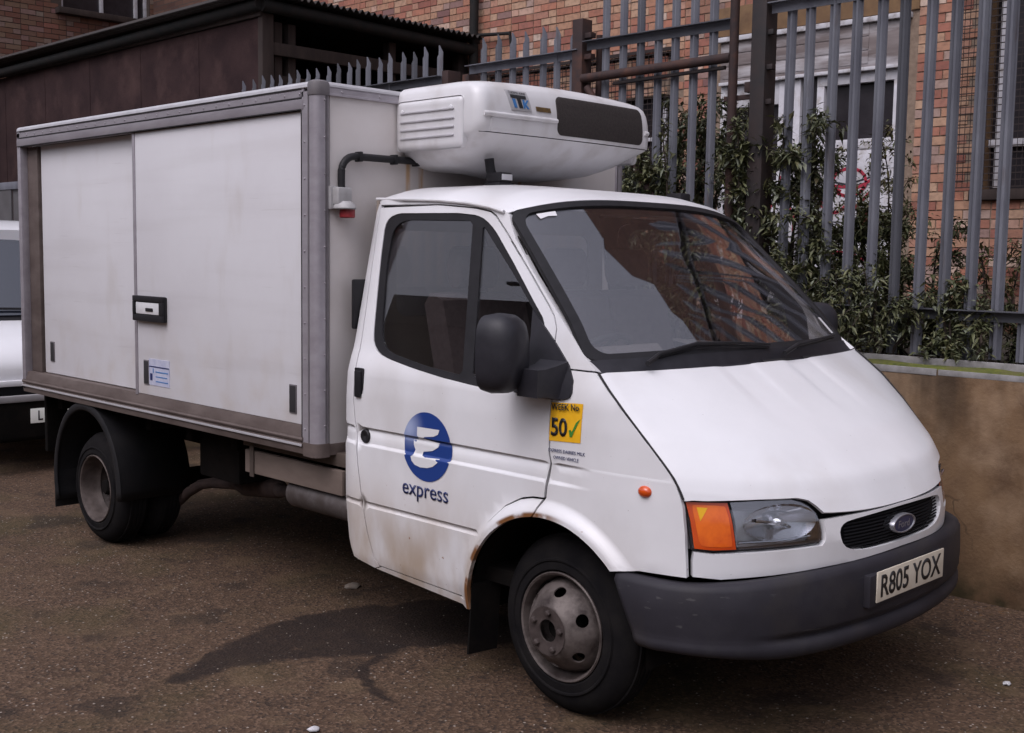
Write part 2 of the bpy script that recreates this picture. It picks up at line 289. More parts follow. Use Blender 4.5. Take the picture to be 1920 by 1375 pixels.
# asphalt
def asphalt(name, a, bcol, dark=1.0):
    m = mat(name, a, bcol, .92, scale=1.3, c3=tuple(x*.72 for x in a), s3=.8, spec=.25)
    n = m.node_tree; p, s = pos_xyz(m); b = bsdf(m)
    v = n.nodes.new('ShaderNodeTexVoronoi'); v.inputs['Scale'].default_value = 85; n.links.new(p, v.inputs['Vector'])
    sp = n.nodes.new('ShaderNodeSeparateColor'); n.links.new(v.outputs['Color'], sp.inputs[0])
    overlay(m, maprange(n, sp.outputs[0], .5, .95, 0, .75), (.14*dark, .088*dark, .058*dark))
    overlay(m, maprange(n, sp.outputs[1], .80, .86, 0, .6), (.018, .014, .013))
    overlay(m, maprange(n, noise_out(m, p, 1.1, 6), .48, .66, 0, .45), (.050*dark, .043*dark, .014*dark))
    overlay(m, maprange(n, noise_out(m, p, 4.3, 9), .55, .68, 0, .5), (.120*dark, .078*dark, .046*dark))
    overlay(m, maprange(n, noise_out(m, p, 2.7, 9), .56, .66, 0, .6), (.022*dark, .015*dark, .012*dark))
    overlay(m, maprange(n, noise_out(m, p, 38, 3), .62, .72, 0, .55), (.16*dark, .12*dark, .085*dark))
    v2 = n.nodes.new('ShaderNodeTexVoronoi'); v2.inputs['Scale'].default_value = 46; n.links.new(p, v2.inputs['Vector'])
    s2 = n.nodes.new('ShaderNodeSeparateColor'); n.links.new(v2.outputs['Color'], s2.inputs[0])
    spot = math_node(n, 'MULTIPLY', maprange(n, v2.outputs['Distance'], .28, .18), maprange(n, s2.outputs[0], .90, .93, 0, .85))
    overlay(m, spot, (.34*dark, .29*dark, .25*dark))
    bp = n.nodes.new('ShaderNodeBump'); bp.inputs['Strength'].default_value = .75; bp.inputs['Distance'].default_value = .006
    n.links.new(v.outputs['Distance'], bp.inputs['Height']); n.links.new(bp.outputs[0], b.inputs['Normal'])
    return m
M['asphalt'] = asphalt('worn_asphalt', (.062, .037, .0235), (.080, .049, .031))
_n = M['asphalt'].node_tree; _a = _n.nodes.new('ShaderNodeAttribute'); _a.attribute_name = 'damp'; _p, _s = pos_xyz(M['asphalt'])
_k = math_node(_n, 'ADD', _a.outputs['Fac'], math_node(_n, 'MULTIPLY', math_node(_n, 'SUBTRACT', noise_out(M['asphalt'], _p, 7, 9), .5), 1.5))
overlay(M['asphalt'], maprange(_n, _k, .30, .72, 0, .82), (.014, .009, .008))

# ------------------------------------------------------------------ builders
def finish(ob, parent=None, label=None, category=None, group=None, kind=None):
    COL.objects.link(ob)
    if parent is not None:
        ob.parent = parent
        if parent.type == 'EMPTY': ob.matrix_parent_inverse = Matrix.Translation(-parent.location)
    for k, v in (('label', label), ('category', category), ('group', group), ('kind', kind)):
        if v: ob[k] = v
    return ob
def mesh_obj(name, verts, faces, m, parent=None, smooth=None, **kw):
    me = bpy.data.meshes.new(name); me.from_pydata([tuple(v) for v in verts], [], faces); me.validate(); me.update()
    me.materials.append(M[m] if isinstance(m, str) else m)
    if smooth is not None:
        me.shade_smooth(); me.set_sharp_from_angle(angle=R(smooth))
    return finish(bpy.data.objects.new(name, me), parent, **kw)
def bm_obj(name, bm, m, parent=None, smooth=None, **kw):
    bmesh.ops.recalc_face_normals(bm, faces=bm.faces)
    me = bpy.data.meshes.new(name); bm.to_mesh(me); bm.free()
    me.materials.append(M[m] if isinstance(m, str) else m)
    if smooth is not None:
        me.shade_smooth(); me.set_sharp_from_angle(angle=R(smooth))
    return finish(bpy.data.objects.new(name, me), parent, **kw)
def thing(name, label, category, loc, group=None):
    e = bpy.data.objects.new(name, None); e.location = loc; e.empty_display_size = .2
    return finish(e, None, label, category, group)
def addbox(bm, lo, hi, bev=0, seg=2):
    r = bmesh.ops.create_cube(bm, size=1); vs_ = r['verts']
    c = [(lo[i]+hi[i])/2 for i in range(3)]; s = [hi[i]-lo[i] for i in range(3)]
    for v in vs_: v.co = Vector((c[0]+v.co.x*s[0], c[1]+v.co.y*s[1], c[2]+v.co.z*s[2]))
    if bev:
        es = list({e for v in vs_ for e in v.link_edges})
        bmesh.ops.bevel(bm, geom=es, offset=bev, segments=seg, affect='EDGES', profile=.6)
def box(name, lo, hi, m, parent=None, bev=0, seg=2, **kw):
    bm = bmesh.new(); addbox(bm, lo, hi, bev, seg); return bm_obj(name, bm, m, parent, 35 if bev else None, **kw)
def addtube(bm, pts, rad, n=10, caps=True, up=Vector((0.13, .2, 1))):
    pts = [Vector(p) for p in pts]; rings = []
    for i, p in enumerate(pts):
        d = (pts[min(i+1, len(pts)-1)]-pts[max(i-1, 0)]).normalized()
        a = d.cross(up); a = a if a.length > 1e-3 else d.cross(Vector((1, 0, 0))); a.normalize(); b = d.cross(a)
        rr = rad[i] if isinstance(rad, (list, tuple)) else rad
        rings.append([bm.verts.new(p+(a*math.cos(2*math.pi*k/n)+b*math.sin(2*math.pi*k/n))*rr) for k in range(n)])
    for i in range(len(rings)-1):
        for k in range(n):
            bm.faces.new((rings[i][k], rings[i][(k+1) % n], rings[i+1][(k+1) % n], rings[i+1][k]))
    if caps: bm.faces.new(rings[0][::-1]); bm.faces.new(rings[-1])
def tube(name, pts, rad, m, parent=None, n=10, **kw):
    bm = bmesh.new(); addtube(bm, pts, rad, n); return bm_obj(name, bm, m, parent, 40, **kw)
def lathe(name, prof, m, parent, mtx, n=48, smooth=35, closed=False):
    """prof: (axial, radius); axis +Z of mtx"""
    verts, faces = [], []
    for a, r in prof:
        for k in range(n):
            t = 2*math.pi*k/n; verts.append(mtx @ Vector((r*math.cos(t), r*math.sin(t), a)))
    L = len(prof)
    for i in range(L-1 + (1 if closed else 0)):
        j = (i+1) % L
        for k in range(n):
            faces.append((i*n+k, i*n+(k+1) % n, j*n+(k+1) % n, j*n+k))
    o = mesh_obj(name, verts, faces, m, parent, smooth)
    bm = bmesh.new(); bm.from_mesh(o.data); bmesh.ops.recalc_face_normals(bm, faces=bm.faces); bm.to_mesh(o.data); bm.free(); return o
def loft(name, rings, m, parent, cap0=True, cap1=True, smooth=35, closed=True):
    bm = bmesh.new(); rv = [[bm.verts.new(p) for p in r] for r in rings]; n = len(rings[0])
    for i in range(len(rv)-1):
        for k in range(n if closed else n-1):
            bm.faces.new((rv[i][k], rv[i][(k+1) % n], rv[i+1][(k+1) % n], rv[i+1][k]))
    if closed and cap0: bm.faces.new(rv[0][::-1])
    if closed and cap1: bm.faces.new(rv[-1])
    return bm_obj(name, bm, m, parent, smooth)
def inpoly(p, poly):
    x, y = p; c = False; j = len(poly)-1
    for i in range(len(poly)):
        xi, yi = poly[i]; xj, yj = poly[j]
        if (yi > y) != (yj > y) and x < (xj-xi)*(y-yi)/(yj-yi)+xi: c = not c
        j = i
    return c
def dens(poly, step):
    out = []
    for i in range(len(poly)):
        a, b = poly[i], poly[(i+1) % len(poly)]; d = math.hypot(b[0]-a[0], b[1]-a[1]); k = max(1, int(d/step+.5))
        for j in range(k): out.append((a[0]+(b[0]-a[0])*j/k, a[1]+(b[1]-a[1])*j/k))
    return out
def smoothpoly(poly, it=1):
    for _ in range(it):
        q = []
        for i in range(len(poly)):
            a, b = poly[i], poly[(i+1) % len(poly)]
            q += [(a[0]*.75+b[0]*.25, a[1]*.75+b[1]*.25), (a[0]*.25+b[0]*.75, a[1]*.25+b[1]*.75)]
        poly = q
    return poly
def segd(p, a, b):
    dx, dy = b[0]-a[0], b[1]-a[1]; l = dx*dx+dy*dy
    t = 0 if l == 0 else max(0, min(1, ((p[0]-a[0])*dx+(p[1]-a[1])*dy)/l))
    return math.hypot(p[0]-a[0]-t*dx, p[1]-a[1]-t*dy)
def panel(name, outer, mapf, m, parent, holes=(), step=.05, rows=(), out=(0, -1, 0), thick=0, smooth=30, extra=(), **kw):
    """a sheet cut from a 2-D outline (with holes) and laid on the curved surface mapf(a,b)"""
    loops = [dens(outer, step)] + [dens(h, step) for h in holes]
    pts, edges = [], []
    for l in loops:
        b0 = len(pts); pts += l; edges += [(b0+i, b0+(i+1) % len(l)) for i in range(len(l))]
    xs = [p[0] for p in loops[0]]; ys_ = [p[1] for p in loops[0]]
    zs = [min(ys_)+step*(j+.5) for j in range(int((max(ys_)-min(ys_))/step)+1)]
    zs = [z for z in zs if all(abs(z-r) > step*.3 for r in rows)] + [r for r in rows if min(ys_) < r < max(ys_)]
    for z in zs:
        for i in range(int((max(xs)-min(xs))/step)+1):
            p = (min(xs)+step*(i+.5), z)
            if inpoly(p, loops[0]) and not any(inpoly(p, h) for h in loops[1:]):
                if min(segd(p, l[k], l[(k+1) % len(l)]) for l in loops for k in range(len(l))) > step*.18: pts.append(p)
    for p in extra:
        if inpoly(p, loops[0]) and not any(inpoly(p, h) for h in loops[1:]) and min(segd(p, l[k], l[(k+1) % len(l)]) for l in loops for k in range(len(l))) > .003: pts.append(p)
    v, e, f, *_ = delaunay_2d_cdt([Vector(p) for p in pts], edges, [], 0, 1e-6)
    faces = []
    for t in f:
        c = (sum(v[i][0] for i in t)/len(t), sum(v[i][1] for i in t)/len(t))
        if inpoly(c, loops[0]) and not any(inpoly(c, h) for h in loops[1:]): faces.append(list(t))
    used = sorted({i for t in faces for i in t}); rm = {k: i for i, k in enumerate(used)}
    V = [Vector(mapf(v[i][0], v[i][1])) for i in used]; F = [[rm[i] for i in t] for t in faces]
    out = Vector(out); N = []
    for i in used:
        a_, b_ = v[i]; e = 5e-4
        n_ = (Vector(mapf(a_+e, b_))-Vector(mapf(a_-e, b_))).cross(Vector(mapf(a_, b_+e))-Vector(mapf(a_, b_-e))).normalized()
        N.append(n_ if n_.dot(out) >= 0 else -n_)
    nrm = Vector()
    for t in F: nrm += (V[t[1]]-V[t[0]]).cross(V[t[2]]-V[t[0]])
    if nrm.dot(out) < 0: F = [t[::-1] for t in F]
    LN = [N[i] for t in F for i in t]
    if thick:
        k = len(V); V += [p-n_*thick for p, n_ in zip(V, N)]; F0 = list(F)
        cnt = {}
        for t in F0:
            for i in range(3): cnt[(t[i], t[(i+1) % 3])] = 1
        for t in F0:
            F.append([i+k for i in t[::-1]]); LN += [-N[i] for i in t[::-1]]
        for (i, j) in cnt:
            if (j, i) not in cnt:
                q = [j, i, i+k, j+k]; F.append(q); fn = (V[i]-V[j]).cross(V[j+k]-V[j]); fn = fn.normalized() if fn.length > 0 else out; LN += [fn]*4
    me = bpy.data.meshes.new(name); me.from_pydata([tuple(p) for p in V], [], F); me.materials.append(M[m] if isinstance(m, str) else m)
    me.shade_smooth(); me.normals_split_custom_set([tuple(q) for q in LN])
    return finish(bpy.data.objects.new(name, me), parent, **kw)
def text(name, body, m, parent, origin, xd, yd, width, height, bold=0, ext=.0006, out=.0):
    cu = bpy.data.curves.new('lettering', 'FONT'); cu.body = body; cu.size = 1; cu.offset = bold; cu.extrude = 0; cu.resolution_u = 4
    ob = bpy.data.objects.new('lettering', cu); COL.objects.link(ob)
    me = bpy.data.meshes.new_from_object(ob.evaluated_get(bpy.context.evaluated_depsgraph_get()))
    bpy.data.objects.remove(ob); bpy.data.curves.remove(cu)
    xs = [v.co.x for v in me.vertices]; ys_ = [v.co.y for v in me.vertices]
    x0, y0 = min(xs), min(ys_); sx = width/(max(xs)-x0); sy = height/(max(ys_)-y0)
    o_, xd, yd = Vector(origin), Vector(xd).normalized(), Vector(yd).normalized(); nn = xd.cross(yd)
    for v in me.vertices: v.co = o_ + xd*((v.co.x-x0)*sx) + yd*((v.co.y-y0)*sy) + nn*out
    me.materials.clear(); me.materials.append(M[m]); me.name = name
    ob = finish(bpy.data.objects.new(name, me), parent)
    s = ob.modifiers.new('thickness', 'SOLIDIFY'); s.thickness = ext; s.offset = 0
    return ob
def smoothstep(a, b, x):
    t = max(0, min(1, (x-a)/(b-a))); return t*t*(3-2*t)
def interp(x, xs, ys_):
    if x <= xs[0]: return ys_[0]
    for i in range(len(xs)-1):
        if x <= xs[i+1]: return ys_[i]+(ys_[i+1]-ys_[i])*(x-xs[i])/(xs[i+1]-xs[i])
    return ys_[-1]
def instance(src, parent, loc, **kw):
    o = bpy.data.objects.new(src.name.split('.')[0], src.data if hasattr(src, 'data') else src); o.location = loc
    return finish(o, parent, **kw)
def rawmesh(name, bm, m, smooth=None):
    bmesh.ops.recalc_face_normals(bm, faces=bm.faces); me = bpy.data.meshes.new(name); bm.to_mesh(me); bm.free(); me.materials.append(M[m])
    if smooth is not None: me.shade_smooth(); me.set_sharp_from_angle(angle=R(smooth))
    return me
def place(name, me, parent, loc=(0, 0, 0), **kw):
    o = bpy.data.objects.new(name, me); o.location = loc; return finish(o, parent, **kw)

# ================================================================== the setting
def polyd(p, poly):
    d = min(segd(p, poly[i], poly[(i+1) % len(poly)]) for i in range(len(poly))); return d if inpoly(p, poly) else -d
stain = smoothpoly([(-1.24, -1.95), (-1.346, -1.794), (-1.483, -1.522), (-1.554, -1.322), (-1.67, -1.079), (-1.672, -.9), (-1.617, -.689), (-1.533, -.492), (-1.40, -.2), (-.9, -.15), (-.55, -.35), (-.80, -.64), (-.90, -.86), (-.923, -.982), (-1.064, -1.212), (-1.19, -1.40), (-1.211, -1.558), (-1.20, -1.75)])
crk = [(-.93, -1.0, .03), (-.88, -1.13, .02), (-.815, -1.174, .012), (-.74, -1.21, .016), (-.687, -1.252, .010), (-.635, -1.25, .012), (-.585, -1.266, .008), (-.54, -1.28, .010), (-.494, -1.287, .004)]
gx = [-600, -60, -12, -6]+[-4.6+.035*i for i in range(206)]+[6, 20, 600]; gy = [-600, -60, -12, -5]+[-2.6+.035*i for i in range(100)]+[3, 10, 60, 600]
V, F, T = [], [], []
for j, y in enumerate(gy):
    for i, x in enumerate(gx):
        V.append((x, y, 0)); m_ = 0.
        if -2 < x < -.2 and -2.2 < y < .1:
            m_ = smoothstep(-.06, .10, polyd((x, y), stain))*.85
            for (x0, y0, w0), (x1, y1, w1) in zip(crk, crk[1:]): m_ = max(m_, smoothstep(w0+.03, w0*.3, segd((x, y), (x0, y0), (x1, y1)))*.9)
        if y > 1.25 and y < 1.9: m_ = max(m_, .95*smoothstep(1.34, 1.50, y+.05*noise.noise((x*3, 0, 0))))
        T.append(m_)
nx_ = len(gx)
for j in range(len(gy)-1):
    for i in range(nx_-1): F.append((j*nx_+i, j*nx_+i+1, (j+1)*nx_+i+1, (j+1)*nx_+i))
go = mesh_obj('ground', V, F, 'asphalt', kind='structure')
go.data.attributes.new('damp', 'FLOAT', 'POINT').data.foreach_set('value', T)
# raised yard behind the wall
box('yard_ground', (-80, 1.93, -.2), (60, 60, 1.15), 'soil', kind='structure')
rwl = box('retaining_wall', (-12.5, 1.745, -.1), (9, 1.9285, 1.158), 'render', None, .012, label='brown stained rendered retaining wall under the palisade fence', category='wall')
# mossy coping ledge and its pale edges
bm = bmesh.new(); xs = [-12+.05*i for i in range(420)]
rows = []
for x in xs:
    r_ = []
    for y, h in ((1.752, 0), (1.775, .014), (1.82, .024), (1.87, .020), (1.90, .004)):
        r_.append(bm.verts.new((x, y+noise.noise((x*9, y*30, 0))*.006, 1.1585+h*(.7+.6*noise.noise((x*4, y*14, 2))))))
    rows.append(r_)
for a, b in zip(rows, rows[1:]):
    for j in range(4): bm.faces.new((a[j], a[j+1], b[j+1], b[j]))
bm_obj('moss', bm, 'moss', rwl, 60, kind='stuff')
for i in range(24):
    box('coping_stone', (-12.4+i*.9, 1.7395+.002*(i % 3), 1.132-.003*(i % 2)), (-11.508+i*.9, 1.7515, 1.1625+.002*(i % 2)), 'concrete', rwl, .004)
box('coping_upstand', (-12.4, 1.90, 1.150), (8.9, 1.925, 1.205), 'concrete', rwl, .006)
# ================================================================== brick building behind the fence
BLD = thing('brick_building', 'old red and yellow brick building behind the palisade fence', 'building', (-5.5, 5.4, 1.15))
BY = 5.2
openings = [(-3.63, -1.79, 1.1, 3.735), (-6.78, -4.19, 2.45, 3.70), (-1.13, .25, 2.285, 4.05)]
rect = lambda a, b, c, d: [(a, c), (b, c), (b, d), (a, d)]
panel('wall', rect(-14.4, 9, 1.1, 5.02), lambda x, z: (x, BY, z), 'mortar', BLD, [rect(*o) for o in openings], 1.2, (), (0, -1, 0), .25, label='mortar of the front wall')
gable = [(-14.4, 5.02), (9, 5.02), (9, 6.0), (2.6, 6.0), (-.8, 9.6), (-14.4, 9.6)]
panel('upper_wall', gable, lambda x, z: (x, BY-.008, z), 'brickfar', BLD, (), 2.0, (), (0, -1, 0), .25)
tube('verge', [(9, BY+.1, 6.03), (2.6, BY+.1, 6.03), (-.8, BY+.1, 9.63), (-14.4, BY+.1, 9.63)], .09, 'wood_dark', BLD, 8)
box('back_wall', (-14.4, BY+.26, 1.1), (2.4, BY+6, 5.9), 'brickfar', BLD)
def mk_brick(l):
    bm = bmesh.new(); addbox(bm, (0, -.008, 0), (l, .03, .065)); return rawmesh('brick', bm, 'brick')
bs, bh = mk_brick(.215), mk_brick(.1025)
cells = []
rb = random.Random(11)
z = 1.155; r = 0
while z < 5.0:
    x = -14.3 + (0 if r % 2 else -.1125) ; k = r % 2
    while x < 1.2:
        l = .215 if k % 2 == 0 else .1025
        hit = any(x+l > o[0]-.003 and x < o[1]+.003 and z+.065 > o[2] and z < o[3]+.002 for o in openings)
        if not hit and not (x < -7.3 and z < 3.7): cells.append((x, z, l))
        x += l+.010; k += 1
    z += .075; r += 1
def near_key(c):
    x, z_, l = c
    seen = (-1.8 < x < -.75 and z_ > 1.5) or (-4.2 < x < -3.6 and z_ > 2.3) or (x < -3.6 and z_ > 3.72 and x > -6.9)
    return (0 if seen else 1, (x-2.87)**2+(BY+4.04)**2+(z_-1.7)**2)
cells.sort(key=near_key)
for x, z_, l in cells[:298]:
    place('brick', bs if l > .2 else bh, BLD, (x+rb.uniform(-.002, .002), BY+rb.uniform(-.003, .003), z_+rb.uniform(-.0015, .0015)))
def brickfield(name, cl, mapf, parent, m_='brick_many'):
    V, F, T = [], [], []
    for x, z_, l in cl:
        b = len(V); dx, dz, dp = rb.uniform(-.002, .002), rb.uniform(-.0015, .0015), rb.uniform(-.003, .003)
        for d in (.008+dp, -.02):
            for a, c in ((0, 0), (l, 0), (l, .065), (0, .065)): V.append(mapf(x+a+dx, z_+c+dz, d))
        F += [(b, b+1, b+2, b+3), (b, b+4, b+5, b+1), (b+1, b+5, b+6, b+2), (b+2, b+6, b+7, b+3), (b+3, b+7, b+4, b)]
        T += [rb.random()]*8
    o = mesh_obj(name, V, F, m_, parent, kind='stuff')
    at = o.data.attributes.new('tint', 'FLOAT', 'POINT'); at.data.foreach_set('value', T); return o
brickfield('bricks', cells[298:], lambda a, c, d: (a, BY-d, c), BLD)
# projecting wing on the left, facing along the van
wop = (3.72, 5.12, 5.24, 6.6)
wing = panel('wing_wall', rect(1.2, 5.2, 1.1, 9.6), lambda y, z: (-14.4, y, z), 'mortar_shaded', BLD, [rect(*wop)], 1.5, (), (1, 0, 0), .25)
cw = []; z = 3.5; r = 0
while z < 6.6:
    y = 1.2+(.1125 if r % 2 else 0); k = r % 2
    while y < 5.15:
        l = .215 if k % 2 == 0 else .1025
        if not (y+l > wop[0] and y < wop[1] and z+.065 > wop[2] and z < wop[3]): cw.append((y, z, l))
        y += l+.01; k += 1
    z += .075; r += 1
brickfield('bricks', cw, lambda a, c, d: (-14.4+d, a, c), BLD, 'brick_shaded')
ww = box('wing_window', (-14.56, 3.72, 5.24), (-14.53, 5.12, 6.6), 'darkglass', BLD)
box('sill', (-14.5, 3.62, 5.15), (-14.26, 5.22, 5.24), 'wood_dark', ww, .01)
for y in (3.73, 4.36, 4.92, 5.08): box('mullion', (-14.53, y, 5.2405), (-14.48, y+.05, 6.6), 'doorwhite', ww, .004)
# timber shop-front: fascia, posts, doors, graffiti
SF = box('fascia_board', (-3.63, BY-.03, 3.335), (-1.79, BY+.02, 3.70), 'greytimber', BLD, .004)
box('fascia_cap', (-3.66, BY-.07, 3.70), (-1.76, BY+.02, 3.745), 'paintpeel', SF, .008)
box('fascia_moulding', (-3.63, BY-.055, 3.305), (-1.79, BY+.02, 3.335), 'paintpeel', SF, .006)
for i in range(3): box('fascia_plank', (-3.6, BY-.036, 3.365+i*.115), (-2.13, BY-.029, 3.47+i*.115), 'greytimber', SF, .004)
box('batten', (-2.02, BY-.045, 3.345), (-1.985, BY-.031, 3.69), 'doorwhite', SF, .003)
box('lintel', (-3.75, BY-.022, 3.76), (-1.70, BY+.02, 4.02), 'tanlintel', BLD, .006)
fr = box('front_door', (-2.62, BY+.02, 1.15), (-1.80, BY+.06, 2.73), 'doorwhite', BLD, .004)
box('door_head', (-2.62, BY-.005, 3.215), (-1.80, BY+.06, 3.303), 'doorwhite', fr, .004)
for x0, x1 in ((-2.62, -2.55), (-1.90, -1.80)): box('door_stile', (x0, BY-.005, 1.15), (x1, BY+.055, 3.214), 'doorwhite', fr, .004)
box('door_pane', (-2.55, BY+.055, 2.735), (-1.90, BY+.065, 3.214), 'darkglass', fr)
box('middle_rail', (-2.55, BY+.008, 2.66), (-1.90, BY+.05, 2.745), 'doorwhite', fr, .004)
for i, z0 in enumerate((1.2, 1.62, 2.04, 2.36)): box('door_board', (-2.54, BY+.008, z0), (-1.905, BY+.03, z0+(.40 if i < 2 else .285)), 'doorwhite', fr, .004)
box('post', (-3.0, BY-.012, 1.15), (-2.78, BY+.06, 3.303), 'doorwhite', fr, .006)
box('side_panel', (-2.78, BY+.03, 1.15), (-2.625, BY+.06, 3.303), 'darkglass', fr)
lw = box('shop_window', (-3.6, BY+.05, 2.42), (-3.0, BY+.06, 3.10), 'darkglass', BLD)
box('window_head', (-3.6, BY, 3.10), (-3.0, BY+.06, 3.303), 'paintpeel', lw, .004)
box('stall_riser', (-3.6, BY, 1.15), (-3.0, BY+.06, 2.42), 'doorwhite', lw, .004)
box('window_stile', (-3.63, BY-.01, 1.15), (-3.56, BY+.05, 3.303), 'paintpeel', lw, .004)
rg_ = random.Random(5)
def scrawl(pts, rad, m):
    bm = bmesh.new(); n = len(pts)
    P_ = [Vector((x, BY+y, z)) for x, y, z in pts]
    for a, b in zip(P_, P_[1:]):
        d = (b-a).normalized(); q = Vector((d.z, 0, -d.x))*rad
        f = [bm.verts.new(a-q-d*rad*.5), bm.verts.new(b-q+d*rad*.5), bm.verts.new(b+q+d*rad*.5), bm.verts.new(a+q-d*rad*.5)]; bm.faces.new(f)
    return bm_obj('graffiti', bm, m, fr)
def curve(cx, cz, rx, rz, a0, a1, y=.0055, n=14): return [(cx+rx*math.cos(R(a0+(a1-a0)*i/n)), y, cz+rz*math.sin(R(a0+(a1-a0)*i/n))) for i in range(n+1)]
scrawl(curve(-2.28, 2.38, .16, .12, 200, -150), .014, 'graffiti'); scrawl(curve(-2.42, 2.22, .12, .10, 60, 330), .013, 'graffiti')
scrawl([(-2.5, .0057, 2.36), (-2.2, .0057, 2.33), (-2.02, .0057, 2.42)], .013, 'graffiti'); scrawl([(-2.28, .0058, 2.10), (-2.05, .0058, 2.32), (-2.12, .0058, 2.02)], .013, 'graffiti')
scrawl(curve(-2.1, 1.85, .15, .13, 30, 300, .0056), .012, 'graffiti'); scrawl(curve(-2.35, 1.68, .13, .10, 0, 250, .0056), .012, 'graffiti')
scrawl([(-2.5, .0059, 2.40), (-2.3, .0059, 2.36), (-1.95, .0059, 2.45)], .008, 'graffiti_black')
for k in range(4): scrawl([(-2.96+.05*k, -.0145, 2.45-.1*k), (-2.86+.02*k, -.0145, 2.30-.12*k)], .012, 'graffiti')
scrawl([(-3.3, -.002, 2.30), (-3.15, -.002, 1.95), (-3.05, -.002, 2.2)], .016, 'graffiti'); scrawl(curve(-3.28, 2.0, .12, .16, 40, 320, -.0022), .014, 'graffiti')
# wire-mesh window guards
def guard(name, x0, x1, z0, z1, y, dx, dz):
    g = box(name, (x0, y-.012, z1-.02), (x1, y+.006, z1+.012), 'wire', BLD)
    bm = bmesh.new(); x = x0
    while x <= x1+.001: addbox(bm, (x-.002, y-.0022, z0), (x+.002, y+.002, z1-.02)); x += dx
    bm_obj('mesh_upright', bm, 'wire', g, kind='stuff')
    bm = bmesh.new(); z_ = z0
    while z_ < z1-.02: addbox(bm, (x0, y-.0062, z_-.004), (x1, y-.0022, z_+.004)); z_ += dz
    bm_obj('mesh_crosswire', bm, 'wire', g, kind='stuff'); return g
guard('window_guard', -1.335, .35, 2.30, 4.02, BY-.06, .042, .0525)
guard('window_guard', -6.86, -4.12, 2.42, 3.72, BY-.05, .052, .0525)
w2 = box('sash_window', (-1.13, BY+.15, 2.285), (.25, BY+.16, 4.05), 'darkglass', BLD)
box('sash_stile', (-1.07, BY+.09, 2.30), (-1.0, BY+.15, 4.05), 'doorwhite', w2, .006); box('meeting_rail', (-1.12, BY+.085, 2.62), (.2, BY+.148, 2.68), 'doorwhite', w2, .006)
box('reveal', (-1.135, BY+.002, 2.286), (-1.12, BY+.15, 4.05), 'tanlintel', w2); box('sill', (-1.2, BY-.06, 2.20), (.3, BY+.15, 2.284), 'wood_dark', w2, .008)
w1 = box('sash_window', (-6.78, BY+.15, 2.45), (-4.19, BY+.16, 3.70), 'darkglass', BLD)
infill = []
z = 3.30; r = 0
while z < 3.62:
    x = -6.76+(.11 if r % 2 else 0)
    while x < -4.42: infill.append((x, z, .215)); x += .225
    z += .075; r += 1
brickfield('bricked_up_head', infill, lambda a, c, d: (a, BY+.03-d, c), BLD)
box('infill_mortar', (-6.77, BY+.03, 3.29), (-4.2, BY+.14, 3.63), 'mortar', w1)
for x in (-6.2, -5.6, -5.0, -4.4): box('glazing_bar', (x, BY+.11, 2.45), (x+.04, BY+.149, 3.28), 'doorwhite', w1, .004)
box('glazing_bar', (-6.77, BY+.105, 2.86), (-4.2, BY+.148, 2.90), 'doorwhite', w1, .004)
# downpipe
DP = tube('downpipe', [(-6.93, BY-.10, 9.4), (-6.93, BY-.10, 4.1), (-6.93, BY-.10, 1.2)], .05, 'pipe', None, 14, label='dark downpipe on the brick wall beside the shed', category='pipe')
for z_ in (4.12, 5.9): lathe('collar', [(-.05, .051), (-.05, .066), (.05, .066), (.05, .051)], 'pipe', DP, Matrix.Translation((-6.93, BY-.10, z_)), 16)
tube('waste_pipe', [(-6.88, BY-.09, 4.15), (-6.4, BY-.06, 4.12), (-6.36, BY-.06, 3.9)], .02, 'pipe', DP, 10)

# ================================================================== open-ended shed
SHED = thing('shed', 'maroon brown shed with dark corrugated roof and open end', 'shed', (-10.5, 3.7, 1.15))
SX, SY = -7.02, 2.38
box('side_wall', (-14.3, SY, 1.15), (SX-.05, SY+.10, 3.96), 'shedwall', SHED, .005)
for i in range(5): box('wall_joint', (-13.2+i*1.25, SY-.004, 1.15), (-13.185+i*1.25, SY-.0005, 3.95), 'shedwall', SHED)
box('corner_post', (SX-.05, SY-.01, 1.15), (SX+.03, SY+.12, 4.0), 'wood_dark', SHED, .006)
for y in (2.56, 2.72, 4.0, 5.0): box('post', (SX-.16, y, 1.15), (SX-.05, y+.09, 3.95), 'wood_dark', SHED, .006)
box('header_beam', (SX-.05, SY+.12, 3.62), (SX+.015, 5.08, 3.74), 'wood_dark', SHED, .006)
box('header_beam', (SX-.12, SY+.12, 3.36), (SX-.06, 5.08, 3.44), 'wood_dark', SHED, .006)
box('end_boarding', (SX-.1605, SY+.12, 1.15), (SX-.13, 5.05, 2.6), 'shedin', SHED)
box('inner_wall', (-12.4, 5.10, 1.15), (SX-.06, 5.15, 4.108), 'shedin', SHED)
box('back_wall', (-12.5, SY+.10, 1.15), (-12.4, 5.1, 3.95), 'shedin', SHED)
tube('gutter', [(SX+.08, SY-.05, 4.06), (SX+.08, 5.1, 3.99)], .062, 'pipe', SHED, 12)
tube('eaves_gutter', [(SX+.08, SY-.06, 4.065), (-10.0, SY-.07, 4.03), (-14.3, SY-.08, 4.0)], .058, 'pipe', SHED, 12)
box('fascia', (-14.3, SY-.03, 3.965), (SX+.03, SY-.0015, 4.03), 'wood_dark', SHED, .006)
bm = bmesh.new(); n_ = 160; rr_ = []
for i in range(n_+1):
    y = SY-.22+(5.15-SY+.22)*i/n_; zz = 4.16+.022*math.sin(2*math.pi*y/.078)-.012*(y-SY)
    rr_.append([bm.verts.new((x, y, zz)) for x in (SX+.20, -10.5, -14.35)] + [bm.verts.new((x, y, zz-.008)) for x in (-14.35, -10.5, SX+.20)])
